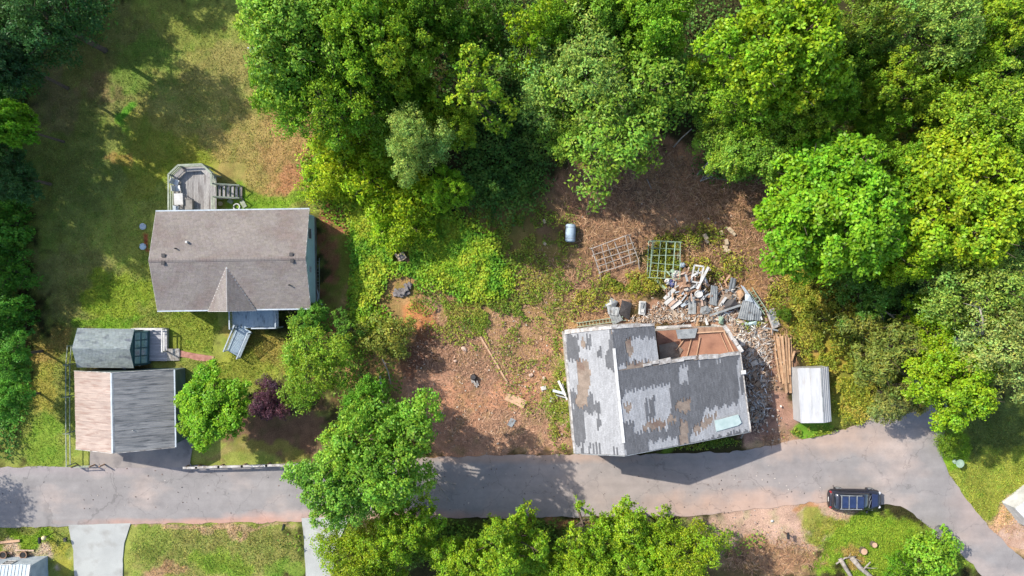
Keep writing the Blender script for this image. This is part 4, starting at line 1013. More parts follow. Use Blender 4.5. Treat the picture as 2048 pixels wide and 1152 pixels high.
# back deck
def back_deck():
    z = 1.15
    d = empty("back_deck", (*P(392, 380, 0).xy, 0), 0, "weathered grey back deck with angled corners, rails and bench", "deck")
    o = Vector(d.location)
    def W(px, py, h): return P(px, py, h) - o
    out = [W(*q, z) for q in ((347, 424), (347, 352), (366, 334), (412, 332), (431, 350), (433, 424))]
    # planks north-south, cut to the outline
    xs0, xs1 = out[0].x, out[5].x; n = 28
    def ytop(x):
        if x < out[2].x: return out[1].y + (out[2].y - out[1].y) * (x - out[1].x) / (out[2].x - out[1].x)
        if x > out[3].x: return out[4].y + (out[3].y - out[4].y) * (out[4].x - x) / (out[4].x - out[3].x)
        return out[2].y + (out[3].y - out[2].y) * (x - out[2].x) / (out[3].x - out[2].x)
    for i in range(n):
        a = xs0 + (xs1 - xs0) * i / n + .006; b = xs0 + (xs1 - xs0) * (i + 1) / n - .006
        zz = z + ru(0, .012)
        MB().slab([(a, out[0].y, zz), (b, out[0].y, zz), (b, ytop(b), zz), (a, ytop(a), zz)], .04).build("plank", M_deckwood, d)
    for i in range(6):
        p = out[i]; MB().box(p.x - .07, p.y - .07, -.2, p.x + .07, p.y + .07, z + 1.0).build("post", M_deckrail, d)
    for i in range(5):
        a, b = out[i].copy(), out[i + 1].copy()
        if i == 4: b = a.lerp(b, .33)
        a.z = b.z = 0
        for zz, w in ((z + 1.02, .16), (z + .55, .09), (z + .15, .09)):
            MB().bar(a + Vector((0, 0, zz)), b + Vector((0, 0, zz)), w, .04).build("rail", M_deckrail, d)
    a = out[4].lerp(out[5], .62); b = out[5].copy(); a.z = b.z = 0
    for zz in (1.0, .5): MB().bar(a + Vector((0, 0, z + zz)), b + Vector((0, 0, z + zz)), .12, .04).build("rail", M_deckrail, d)
    # bench along the rail
    for i in range(0, 4):
        a = out[i].copy(); b = out[i + 1].copy(); c = Vector(((out[1].x + out[4].x) / 2, (out[0].y + out[2].y) / 2, 0)); a.z = b.z = 0
        def pull(p, k): v = c - p; return p + v.normalized() * k
        if i == 0: continue
        MB().slab([(*pull(a, .12).xy, z + .45), (*pull(b, .12).xy, z + .45), (*pull(b, .55).xy, z + .45), (*pull(a, .55).xy, z + .45)], .05).build("bench_seat", M_deckwood, d)
    # stairs to the right
    s0 = W(433, 371, z); s1 = W(433, 394, z)
    for i in range(6):
        x = s0.x + .04 + i * .33; zz = z - .16 * (i + 1)
        MB().box(x, s1.y, zz - .04, x + .27, s0.y, zz).build("tread", M_deckwood, d)
    for y in (s0.y + .06, s1.y - .06):
        MB().bar((s0.x, y, z - .1), (s0.x + 2.0, y, .05), .05, .22).build("stringer", M_deckwood, d)
        MB().bar((s0.x, y, z + .95), (s0.x + 1.95, y, .98), .11, .05).build("rail", M_deckrail, d)
        for x, hh in ((s0.x + .03, z + .95), (s0.x + 1.9, .98)): MB().box(x - .05, y - .05, -.1, x + .05, y + .05, hh).build("post", M_deckrail, d)
back_deck()
def at(px, py, h=0): return P(px, py, h)
def chair(px, py, z, rz, label, mat):
    c = empty("garden_chair", (*at(px, py, z).xy, z), rz, label, "chair")
    MB().cbox((0, 0, .42), (.5, .48, .05)).build("seat", mat, c); MB().cbox((0, .25, .72), (.5, .05, .55), rx=-.2).build("backrest", mat, c)
    for x in (-.22, .22):
        for y in (-.2, .2): MB().bar((x, y, .01), (x, y, .4), .04, .04).build("leg", mat, c)
chair(356, 366, 1.17, 1.2, "white slatted chair in the left corner of the back deck", M_white)
chair(359, 378, 1.17, 1.7, "white chair beside the table on the back deck", M_white)
chair(355, 418, 1.17, 3.0, "grey chair tucked between the back deck table and the house", M_bluerail)
t = empty("patio_table", (*at(360, 399, 1.6).xy, 1.17), .05, "white square table by the left rail of the back deck", "table")
MB().box(-.38, -.5, .7, .38, .5, .75).build("tabletop", M_white, t)
for x in (-.32, .32):
    for y in (-.43, .43): MB().box(x - .025, y - .025, .01, x + .025, y + .025, .698).build("leg", M_white, t)
t = empty("storage_box", (*at(381, 410, 1.3).xy, 1.17), 0, "grey lidded storage box on the back deck near the house", "box")
MB().box(-.3, -.42, .01, .3, .42, .5).build("bin", M_deckwood, t); MB().box(-.33, -.45, .503, .33, .45, .56).build("lid", M_foundation, t)
def ring(px, py, z, R, r, mat, name, label, cat, **kw):
    mb = MB(); n = 18
    pts = [(math.cos(6.2832 * k / n) * R, math.sin(6.2832 * k / n) * R, r) for k in range(n + 1)]
    mb.tube(pts, r, 6, cap=False)
    return mb.build(name, mat, loc=(*at(px, py).xy, z), smooth=True, label=label, cat=cat, **kw)
ring(474, 414, 0, .28, .07, M_white, "hose_coil", "white coiled hose on the ground under the deck stairs", "hose")
t = empty("flower_pot", (*at(443, 408).xy, 0), 0, "pale round pot on the ground beside the back deck", "pot")
MB().tube([(0, 0, -.02), (0, 0, .3)], [.13, .19], 12).build("pot", M_block, t); MB().tube([(0, 0, .3), (0, 0, .34)], [.21, .21], 12).build("rim", M_block, t)
for px, py, w, l, rz, lab in ((487, 408, .4, .7, .5, "pale flat board on the grass at the foot of the deck stairs"), (461, 403, .35, .5, 1.1, "short brown board lying under the deck stairs")):
    MB().box(-w / 2, -l / 2, -.02, w / 2, l / 2, .05).build("board", M_deckrail, loc=(*at(px, py).xy, .03), rz=rz, label=lab, cat="board", bevel=.01)
for py, c in ((453, M_bluerail), (493, M_bluedeck)):
    t = empty("septic_lid", (*at(286, py).xy, 0), 0, "round pale lid set in the grass left of the house, %s one" % ("upper" if py < 470 else "lower, bluer"), "lid", "round lids left of the house")
    MB().tube([(0, 0, -.05), (0, 0, .07)], .3, 20).build("cover", c, t); MB().tube([(0, 0, .07), (0, 0, .10)], [.24, .2], 20).build("rim", c, t)
def ladder(px0, py0, px1, py1, w, label, mat, z0=.08, z1=.08, gap=.3, name="ladder"):
    a = at(px0, py0, z0); b = at(px1, py1, z1); L = (b - a).length; c = (a + b) / 2
    o = empty(name, (c.x, c.y, 0), 0, label, "ladder")
    a -= Vector((c.x, c.y, 0)); b -= Vector((c.x, c.y, 0)); d = (b - a).normalized(); s_ = Vector((-d.y, d.x, 0)).normalized() * w / 2
    for k in (-1, 1): MB().bar(a + s_ * k, b + s_ * k, .05, .08).build("rail", mat, o)
    n = int(L / gap)
    for i in range(1, n): p = a.lerp(b, i / n); MB().bar(p - s_, p + s_, .035, .035).build("rung", mat, o)
ladder(634, 516, 634, 603, .42, "white ladder lying along the east wall of the house", M_deckrail, gap=.3)
MB().tube([(0, .8, .1), (.15, .3, .1), (.1, -.2, .12), (-.2, -.5, .12), (-.5, -.55, .15)], .06, 8).build("drain_pipe", M_white, loc=(*at(634, 596).xy, 0), smooth=True, label="curved white drain pipe at the foot of the ladder by the house corner", cat="pipe")

# ------------------------------------------------------------------ shed, its deck, the garage
def small_shed():
    cx, cy = P(206, 697, 2.6).xy
    s_ = empty("garden_shed", (cx, cy, 0), math.radians(-.8), "small shed with a streaked grey shingle roof and a glazed teal end", "shed")
    hx, hy, ze, zr = 2.52, 1.72, 2.15, 2.95
    walls(s_, -hx + .15, -hy + .15, hx - .1, hy - .15, 0, ze - .06, M_teal, t=.1, gable='x', zr=zr - .1)
    for k in (-1, 1):
        A, B, Cc, D = (-hx, k * hy, ze), (hx, k * hy, ze), (hx, 0, zr), (-hx, 0, zr)
        r = MB().slab([A, B, Cc, D], .08).build("roof", M_teal, s_)
        shingle_slope("shingles", A, B, Cc, D, M_shin2, r, seed=20 + k, tab=.3, expo=.15)
    # slanting glazed bay at the east end
    x0 = hx - .1
    for y0, y1 in ((-1.4, -.72), (-.7, -.02), (.02, .7), (.72, 1.4)):
        for z0, z1, sx in ((.75, 1.4, 0), (1.45, 2.05, 0)):
            f = MB()
            q = lambda y, z: (x0 + .62 * (2.15 - z) / 1.5 + .02, y, z)
            for a, b in (((y0, z0), (y1, z0)), ((y1, z0), (y1, z1)), ((y1, z1), (y0, z1)), ((y0, z1), (y0, z0))): f.bar(q(*a), q(*b), .07, .06)
            w = f.build("window", M_teal, s_)
            MB().slab([q(y0 + .03, z0 + .03), q(y1 - .03, z0 + .03), q(y1 - .03, z1 - .03), q(y0 + .03, z1 - .03)], .02).build("pane", M_tealglass, w)
    MB().box(x0 + .003, -1.5, 0, x0 + .6, 1.5, .68).build("bay_base", M_teal, s_)
    for y in (-1.5, 1.44): MB().slab([(x0, y, .68), (x0 + .6, y, .68), (x0, y, 2.14)], .05, Vector((0, 1, 0))).build("bay_side", M_teal, s_)
small_shed()
def shed_deck():
    a = P(268, 656, .35); b = P(334, 722, .35)
    o = empty("shed_deck", ((a.x + b.x) / 2, (a.y + b.y) / 2, 0), 0, "low pale grey board deck in front of the teal shed end", "deck")
    w = (b.x - a.x) / 2; h = (a.y - b.y) / 2; n = 22
    for i in range(n):
        y0 = -h + 2 * h * i / n; MB().box(-w, y0 + .005, .31, w, y0 + 2 * h / n - .005, .35 + ru(0, .008)).build("plank", M_paledeck, o)
    MB().box(w - .08, -h + .02, -.1, w - .01, h - .02, .305).build("skirt", M_dirtywhite, o)
    MB().box(-w, h - .08, -.1, w - .09, h - .01, .305).build("skirt", M_dirtywhite, o)
    for x, y in ((w - .05, h - .05), (-w + .2, h - .05), (0, h - .05), (w - .05, -h + .9)):
        MB().box(x - .05, y - .05, .355, x + .05, y + .05, 1.25).build("post", M_white, o)
    for z in (1.27, .85): 
        MB().bar((-w + .2, h - .05, z), (w, h - .05, z), .12, .04).build("rail", M_white, o)
        MB().bar((w - .05, h - .12, z), (w - .05, -h + .9, z), .12, .04).build("rail", M_white, o)
    for i in range(7):
        MB().slab([(w + .01 + i * .145, -h + .02, .33 - i * .04), (w + .145 + i * .145, -h + .02, .29 - i * .04), (w + .145 + i * .145, -h + 1.1, .29 - i * .04), (w + .01 + i * .145, -h + 1.1, .33 - i * .04)], .04).build("ramp_board", M_dirtywhite, o)
shed_deck()
t = empty("plant_pot", (*at(292, 712, .5).xy, .36), 0, "small black pot standing on the shed deck", "pot")
MB().tube([(0, 0, 0), (0, 0, .28)], [.11, .15], 10).build("pot", M_black, t); MB().tube([(0, 0, .28), (0, 0, .32)], .17, 10).build("rim", M_black, t)
t = empty("bucket", (*at(253, 739).xy, 0), 0, "white bucket on the ground between the shed and the garage", "bucket")
MB().tube([(0, 0, -.02), (0, 0, .36)], [.14, .18], 12).build("pail", M_white, t); MB().tube([(0, 0, .36), (0, 0, .39)], .2, 12).build("rim", M_bluerail, t)
t = empty("garden_lamp", (*at(286, 729).xy, 0), 0, "small white garden lamp at the corner of the shed deck", "lamp")
MB().tube([(0, 0, -.05), (0, 0, .55)], .035, 6).build("post", M_white, t); MB().ball((0, 0, .62), .1, 10, 6).build("globe", M_white, t, smooth=True)

def garage():
    g = empty("garage", (-33.72, -10.55, 0), math.radians(1.0), "tall garage with a ribbed metal roof, one slope faded pink and one streaked grey", "garage")
    hx, hy, ze, zr = 4.32, 3.38, 2.95, 5.0
    walls(g, -hx + .2, -hy + .15, hx - .25, hy - .15, 0, ze - .02, M_garwall, gable='y', zr=zr - .16)
    roof_panels((-hx, -hy, ze), (-hx, hy, ze), (-.05, hy, zr), (-.05, -hy, zr), M_rustpanel, g, .62, 3)
    roof_panels((hx, hy, ze), (hx, -hy, ze), (.05, -hy, zr), (.05, hy, zr), M_greypanel, g, .62, 3)
    MB().slab([(-.16, -hy, zr - .02), (.0, -hy, zr + .055), (.0, hy, zr + .055), (-.16, hy, zr - .02)], .02).build("ridge_flashing", M_bluerail, g)
    MB().slab([(.001, -hy, zr + .055), (.12, -hy, zr - .01), (.12, hy, zr - .01), (.001, hy, zr + .055)], .02).build("ridge_flashing", M_greymetal, g)
    MB().bar((hx + .06, -hy, ze - .04), (hx + .06, hy, ze - .04), .12, .12).build("gutter", M_bluerail, g)
    for y in (-hy - .03, hy + .03):
        MB().bar((-hx, y, ze), (0, y, zr), .04, .14).build("fascia", M_dirtywhite, g); MB().bar((hx, y, ze), (0.05, y, zr), .04, .14).build("fascia", M_dirtywhite, g)
    d = MB().box(-3.3, -hy + .10, .05, 3.2, -hy + .146, 2.5).build("garage_door", M_white, g)
    for i in range(4): MB().bar((-3.3, -hy + .09, .6 + i * .5), (3.2, -hy + .09, .6 + i * .5), .01, .03).build("panel_joint", M_dirtywhite, d)
    MB().cbox((1.4, -1.6, ze + 1.42), (.05, .05, .3)).build("vent_pipe", M_white, g)
garage()
def left_fence():
    o = empty("wire_fence", (*at(146, 800).xy, 0), 0, "weathered two-rail fence running down the left side of the garage", "fence")
    b = Vector(o.location)
    pts = [P(152, 690, 0), P(149, 727, 0), P(149, 790, 0), P(149, 862, 0), P(150, 926, 0)]
    pts = [p - b for p in pts]
    for p in pts: MB().tube([(p.x, p.y, -.2), (p.x, p.y, 1.42)], .05, 8).build("post", M_deckrail, o)
    for i in range(4):
        for z in (1.36, .75): MB().bar(pts[i] + Vector((0, 0, z)), pts[i + 1] + Vector((0, 0, z)), .07, .06).build("rail", M_deckrail, o)
    for p in pts[1:4]: MB().bar(p + Vector((-.25, 0, 1.42)), p + Vector((.3, 0, 1.42)), .05, .04).build("bracket", M_deckrail, o)
left_fence()
def gate_frame():
    o = empty("rail_gate", (*at(190, 929).xy, 0), math.radians(2), "low open rail gate at the road edge left of the garage apron", "gate")
    for x in (-1.6, 0.0, .9): MB().box(x - .05, -.05, -.2, x + .05, .05, 1.0).build("post", M_oldwood, o)
    for z in (.95, .5): MB().bar((-1.6, 0, z), (0, 0, z), .06, .06).build("rail", M_deckrail, o)
gate_frame()
def road_fence():
    o = empty("rail_fence", (*at(480, 928).xy, 0), 0, "pale timber rail fence along the road above the asphalt", "fence")
    b = Vector(o.location); xs = [378, 402, 446, 492, 540, 590, 625]
    pts = [P(x, 931 - (x - 378) * .028, 0) - b for x in xs]
    for p in pts: MB().box(p.x - .07, p.y - .07, -.2, p.x + .07, p.y + .07, 1.02).build("post", M_oldwood, o)
    for i in range(len(pts) - 1):
        MB().bar(pts[i] + Vector((-.1, .03, 1.06)), pts[i + 1] + Vector((.1, ru(-.05, .05), 1.06)), .2, .07).build("rail", M_dirtywhite, o)
        MB().bar(pts[i] + Vector((0, 0, .55)), pts[i + 1] + Vector((0, 0, .55)), .05, .14).build("rail", M_dirtywhite, o)
road_fence()

# ------------------------------------------------------------------ building at the lower left corner
def corner_building():
    g = empty("metal_roofed_house", (-45.5, -27.6, 0), math.radians(1.5), "house corner with a pale blue ribbed metal roof in the lower left", "house")
    x0, x1, ze, zr = -7.0, 3.35, 2.7, 4.0; y1 = 3.15; y0 = -5.0; ym = (y0 + y1) / 2
    walls(g, x0, y0, x1, y1, -.1, ze - .05, M_bluerail, gable='x', zr=zr - .1)
    roof_panels((x1 + .12, y1 + .2, ze), (x0, y1 + .2, ze), (x0, ym, zr), (x1 + .12, ym, zr), M_bluemetal, g, .62, 2, rib=.035)
    roof_panels((x0, y0 - .2, ze), (x1 + .12, y0 - .2, ze), (x1 + .12, ym, zr), (x0, ym, zr), M_bluemetal, g, .62, 2, rib=.035)
    MB().bar((x1 + .16, y1 + .2, ze + .02), (x1 + .16, ym, zr + .02), .08, .14).build("fascia", M_white, g)
    for x in (-3.1, -1.1, .9): window(g, (x, y1, 1.6), .9, .9, 'y+')
corner_building()

# ------------------------------------------------------------------ the ruined house
Z5 = lambda x, y: (1100 + x / 3.716, 620 + y / 3.716)
DK = [[(118, 190), (215, 190), (215, 370), (125, 370)], [(270, 190), (312, 190), (312, 292), (270, 280)], [(440, 160), (484, 160), (484, 440), (415, 440), (415, 285), (445, 285)], [(355, 285), (385, 285), (385, 360), (358, 355)],
      [(150, 600), (195, 600), (195, 715), (155, 715)], [(262, 615), (318, 615), (322, 688), (370, 695), (370, 765), (252, 768), (262, 900), (262, 1000), (190, 1010), (160, 740), (165, 718), (265, 722)],
      [(478, 140), (800, 110), (806, 200), (612, 206), (605, 320), (570, 340), (570, 400), (500, 430), (478, 290)], [(350, 790), (375, 800), (375, 890), (350, 880)]] + \
     [[(x, 1000), (x + 12, 1000), (x + 14, 1085), (x + 2, 1085)] for x in (238, 290, 316, 342, 366, 470, 496)]
BR = [[(190, 368), (285, 366), (305, 470), (292, 600), (272, 722), (190, 716), (205, 600), (212, 500)], [(555, 220), (600, 190), (604, 260), (628, 318), (590, 338), (560, 300)], [(560, 400), (735, 378), (735, 412), (560, 442)],
      [(535, 700), (600, 695), (600, 740), (560, 762)], [(680, 862), (760, 820), (872, 830), (850, 872), (690, 892)], [(930, 700), (1040, 640), (1042, 725), (1000, 760), (930, 745)],
      [(965, 820), (1032, 828), (1025, 985), (950, 1005), (960, 905)], [(1050, 885), (1180, 790), (1255, 748), (1195, 832), (1085, 925)], [(870, 790), (940, 780), (930, 840), (870, 850)], [(220, 215), (262, 215), (262, 275), (230, 275)]]
LT = [[(606, 204), (795, 190), (802, 362), (560, 388), (570, 340), (612, 320)], [(735, 372), (806, 362), (806, 402), (735, 412)], [(505, 392), (560, 385), (560, 442), (510, 452)],
      [(552, 598), (892, 552), (894, 790), (872, 892), (622, 908), (622, 832), (536, 832), (524, 690)], [(958, 418), (1022, 408), (1024, 545), (952, 532)],
      [(1140, 742), (1395, 696), (1400, 520), (1388, 480), (1384, 356), (1450, 340), (1495, 885), (1250, 932), (1040, 990), (1036, 930), (1140, 805)], [(728, 985), (946, 938), (948, 1005), (732, 1045)],
      [(1098, 370), (1112, 368), (1114, 432), (1100, 432)], [(1232, 352), (1244, 352), (1246, 415), (1234, 415)], [(1254, 350), (1266, 350), (1266, 415), (1256, 415)]]
DK2 = [[(703, 660), (724, 655), (724, 812), (708, 812)], [(732, 650), (776, 650), (778, 808), (736, 812)], [(1410, 480), (1440, 480), (1440, 610), (1412, 610)], [(1384, 500), (1398, 500), (1398, 700), (1386, 700)]]
def _in(p, polys):
    for q in polys:
        c = False; j = len(q) - 1
        for i in range(len(q)):
            if (q[i][1] > p[1]) != (q[j][1] > p[1]) and p[0] < (q[j][0] - q[i][0]) * (p[1] - q[i][1]) / (q[j][1] - q[i][1]) + q[i][0]: c = not c
            j = i
        if c: return True
    return False
def ruin():
    zR, zW, zE = 7.6, 5.4, 4.5
    N_ = P(1223, 656, zR); S_ = P(1250, 911, zR)
    h = empty("ruined_house", ((N_.x + S_.x) / 2, (N_.y + S_.y) / 2, 0), 0, "half-collapsed house with a patchy torn roof beside the rubble", "house")
    o = Vector(h.location)
    def L(px, py, z): return P(px, py, z) - o
    rN, rS = L(1223, 656, zR), L(1250, 911, zR)
    wN, wS = L(1130, 666, zW), L(1151, 907, zW)
    eN0, eS = L(1480, 706, zE), L(1501, 863, zE)
    def zr_at(px): return zR + (zE - zR) * (px - 1236) / 254.0
    mN = L(1309, 651, zr_at(1306)); mS = L(1318, 724, zr_at(1312))      # right edge of the short upper part
    rM = rN.lerp(rS, .335)
    nrm = (rS - rN).cross(eS - rN)
    def flat(v): v = v.copy(); v.z = rN.z - (nrm.x * (v.x - rN.x) + nrm.y * (v.y - rN.y)) / nrm.z; return v
    mN, mS, eN0 = flat(mN), flat(mS), flat(eN0)
    nw = (rS - rN).cross(wN - rN)
    wS.z = rN.z - (nw.x * (wS.x - rN.x) + nw.y * (wS.y - rN.y)) / nw.z
    def cell(parent_w):
        def f(p, rng):
            q = p + parent_w
            px = 1024 + q.x * S * H / (H - q.z); py = 576 - q.y * S * H / (H - q.z)
            z5 = ((px - 1100) * 3.716 + rng.uniform(-3, 3), (py - 620) * 3.716 + rng.uniform(-3, 3))
            k = rng.uniform(.86, 1.12)
            dark = (C(108, 109, 112, k), .035); light = (C(172, 173, 175, rng.uniform(.86, 1.06)), .012)
            left = z5[0] < 470 + (z5[1] - 180) * .105
            if _in(z5, BR): return None
            if _in(z5, DK2) or _in(z5, DK): return dark
            if _in(z5, LT): return light
            return light if left else dark
        return f
    # west slope
    r = MB().slab([wN, wS, rS, rN], .14).build("roof", M_felt, h, label="torn roof slope facing left, mostly pale underlay")
    shingle_slope("shingles", wN, wS, rS, rN, M_shin3, r, tab=.5, expo=.14, cell=cell(o), seed=50)
    # east slope: upper short part and lower long part
    r = MB().slab([rN, mN, mS, rM], .14).build("roof", M_felt, h)
    n_ = (eS - rS).normalized()
    shingle_slope("shingles", mN, mS, rM, rN, M_shin3, r, tab=.5, expo=.14, cell=cell(o), seed=51)
    r = MB().slab([rM, mS, eN0, eS, rS], .14).build("roof", M_felt, h)
    shingle_slope("shingles", eN0, eS, rS, rM, M_shin3, r, tab=.5, expo=.14, cell=cell(o), seed=52)
    up = Vector((0, 0, 1))
    # ridge flashing: worn white strip on the middle of the ridge
    a = rN.lerp(rS, .16); b = rN.lerp(rS, .90)
    k = 9
    for i in range(k):
        p = a.lerp(b, i / k) + up * .05 + Vector((ru(-.02, .02), 0, ru(0, .015))); q = a.lerp(b, (i + 1) / k) + up * .05
        MB().bar(p, q, .24, .03).build("ridge_strip", M_white, h)
    # white boards along the torn edges
    def edge(p, q, n, w, t, mat, nm, jit=.06, hh=.12):
        for i in range(n):
            a_ = p.lerp(q, i / n) + Vector((ru(-jit, jit), ru(-jit, jit), ru(0, .04))); b_ = p.lerp(q, (i + 1) / n) + Vector((ru(-jit, jit), ru(-jit, jit), ru(0, .04)))
            MB().bar(a_, b_, w * ru(.8, 1.3), hh).build(nm, mat, h)
    edge(wN + Vector((0, .08, .03)), rN + Vector((0, .08, .03)), 3, .28, .1, M_dirtywhite, "fascia", .02)
    edge(rN + Vector((0, .08, .03)), mN + Vector((0, .08, .03)), 3, .26, .1, M_dirtywhite, "fascia", .02)
    edge(wN + Vector((-.06, 0, 0)), wS + Vector((-.06, 0, 0)), 4, .14, .1, M_dirtywhite, "fascia", .02)
    edge(rM.lerp(mS, .62) + up * .06, mS + up * .06, 2, .26, .1, M_dirtywhite, "torn_edge")
    edge(mS + up * .04, eN0 + up * .04, 7, .34, .1, M_dirtywhite, "torn_edge", .09)
    edge(eN0 + up * .02, eS + up * .02, 4, .08, .1, M_dirtywhite, "fascia", .01)
    edge(rS + Vector((0, -.04, -.05)), eS + Vector((0, -.04, -.05)), 4, .05, .1, M_greymetal, "fascia", .01)
    edge(wS + Vector((0, -.04, -.05)), rS + Vector((0, -.04, -.05)), 3, .05, .1, M_greymetal, "fascia", .01)
    # walls
    def wall(p, q, z0, zp, zq, t=.14, mat=M_dirtywhite):
        d = (q - p); d.z = 0; d.normalize(); s_ = Vector((-d.y, d.x, 0)) * t / 2
        p = Vector((p.x, p.y, 0)); q = Vector((q.x, q.y, 0))
        vs_ = [p - s_, q - s_, q + s_, p + s_]
        mb = MB(); mb._add([(*v.xy, z0) for v in vs_] + [(*vs_[0].xy, zp), (*vs_[1].xy, zq), (*vs_[2].xy, zq), (*vs_[3].xy, zp)],
                           [(3, 2, 1, 0), (4, 5, 6, 7), (0, 1, 5, 4), (1, 2, 6, 5), (2, 3, 7, 6), (3, 0, 4, 7)])
        return mb.build("wall", mat, h)
    ins = lambda p, dx, dy: p + Vector((dx, dy, 0))
    wall(ins(wN, .15, -.15), ins(wS, .15, .15), -.1, zW - .2, zW - .2)
    wall(ins(wN, .3, -.15), ins(rN, 0, -.15), -.1, zW - .16, zR - .2); wall(ins(rN, .0, -.15), ins(mN, -.1, -.15), -.1, zR - .2, mN.z - .2)
    wall(ins(mN, -.15, -.3), ins(mS, -.15, 0), -.1, mN.z - .2, mS.z - .2)
    wall(ins(mS, 0, -.12), ins(eN0, -.2, -.12), -.1, mS.z - .25, zE - .2)
    wall(ins(eN0, -.2, -.2), ins(eS, -.2, .2), -.1, zE - .2, zE - .2)
    wall(ins(wS, .3, .15), ins(rS, 0, .18), -.1, zW - .16, zR - .2); wall(ins(rS, .1, .18), ins(eS, -.3, .18), -.1, zR - .23, zE - .16)
    # the roofless room
    z0 = 3.7
    wall(L(1316, 664, z0), L(1449, 657, z0), -.1, z0 - .31, z0 - .31)
    q = [L(1313, 662, z0), L(1450, 655, z0), L(1486, 706, z0 + .1), L(1318, 726, z0)]
    MB().slab(q, .3).build("room_floor", M_rust, h, label="rust brown floor of the roofless room")
    q = [L(1352, 660, z0 + .4), L(1395, 656, z0 + .25), L(1390, 676, z0 + .4), L(1356, 678, z0 + .5)]
    MB().slab(q, .05).build("ceiling_sheet", M_greymetal, h)
    q = [L(1360, 655, z0 + .12), L(1448, 654, z0 + .12), L(1452, 665, z0 + .12), L(1362, 668, z0 + .12)]
    MB().slab(q, .04).build("floor_board", M_oldwood, h)
    for i, (a_, b_, w) in enumerate((((1384, 672), (1372, 718), .05), ((1400, 674), (1392, 716), .05), ((1448, 664), (1468, 706), .12), ((1362, 668), (1450, 662), .1), ((1440, 666), (1458, 708), .05), ((1370, 676), (1352, 700), .06))):
        MB().bar(L(*a_, z0 + .16), L(*b_, z0 + .16), w, .06).build("joist", M_ply, h)
    edge(L(1448, 652, 4.45), L(1484, 704, 4.6), 4, .3, .1, M_dirtywhite, "broken_wall_top", .04, .3)
    wall(L(1450, 654, 4.4), L(1486, 705, 4.4), -.1, 4.3, 4.4, .2)
    MB().bar(L(1313, 655, 3.9), L(1382, 651, 3.9), .2, .3).build("broken_wall_top", M_dirtywhite, h)
    mb = MB(); mb.slab([L(1318, 690, z0 + .5), L(1350, 684, z0 + .12), L(1366, 700, z0 + .1), L(1352, 722, z0 + .1), L(1320, 724, z0 + .3)], .1); mb.build("fallen_ceiling", M_felt, h)
    # blue-green tarp on the lower right
    tp = [Z5(1222, 822), Z5(1300, 803), Z5(1398, 776), Z5(1408, 800), Z5(1424, 838), Z5(1398, 858), Z5(1320, 880), Z5(1236, 904)]
    pts = []
    for px, py in tp:
        z = zR + (zE - zR) * (px - 1240) / 262.0 + .14
        pts.append(Vector(P(px, py, z)))
    MB().slab(pts, .02).build("roof_tarp", material("pale_aqua_tarp", C(206, 222, 216), C(186, 206, 200), scale=2, rough=.5, fine_amt=.05), label="pale aqua tarp sheet on the patchy roof of the ruined house", cat="tarp")
    p = Z5(1437, 462); z = 4.75
    MB().cbox((0, 0, .06), (.4, .34, .12)).build("chimney_cap", M_white, loc=(*P(*p, z).xy, z + .02), rz=.1, label="small white box cap near the right eave of the ruined house", cat="cap", bevel=.02)
ruin()

# ------------------------------------------------------------------ white metal shed
def white_shed():
    g = empty("metal_shed", (*P(1629, 790, 1.8).xy, 0), math.radians(3.2), "white ribbed metal shed beside the stacked timbers", "shed")
    hx, hy, ze, zr = 1.36, 2.42, 1.8, 2.25; xr = .52
    MB().box(-hx + .03, -hy + .03, -.1, -hx + .08, hy - .03, ze - .01).build("wall", M_whitemetal, g)
    MB().box(hx - .08, -hy + .03, -.1, hx - .03, hy - .03, ze - .01).build("wall", M_whitemetal, g)
    for y in (-hy + .05, hy - .05): MB().slab([(-hx + .09, y, -.1), (hx - .09, y, -.1), (hx - .09, y, ze), (xr, y, zr - .05), (-hx + .09, y, ze)], .05, Vector((0, 1, 0))).build("wall", M_whitemetal, g)
    roof_panels((-hx, hy, ze), (xr, hy, zr), (xr, -hy, zr), (-hx, -hy, ze), M_whitemetal, g, .95, 1, rib=.02)
    roof_panels((xr + .01, hy, zr), (hx, hy, ze), (hx, -hy, ze), (xr + .01, -hy, zr), M_whitemetal, g, .45, 2, rib=.03)
    for x in (.7, .9, 1.12): MB().bar((x, -hy, zr + .03 - (x - xr) * .53), (x, hy, zr + .03 - (x - xr) * .53), .05, .04).build("batten", M_whitemetal, g)
    MB().bar((xr, -hy, zr + .02), (xr, hy, zr + .02), .1, .03).build("ridge_strip", M_greymetal, g)
white_shed()
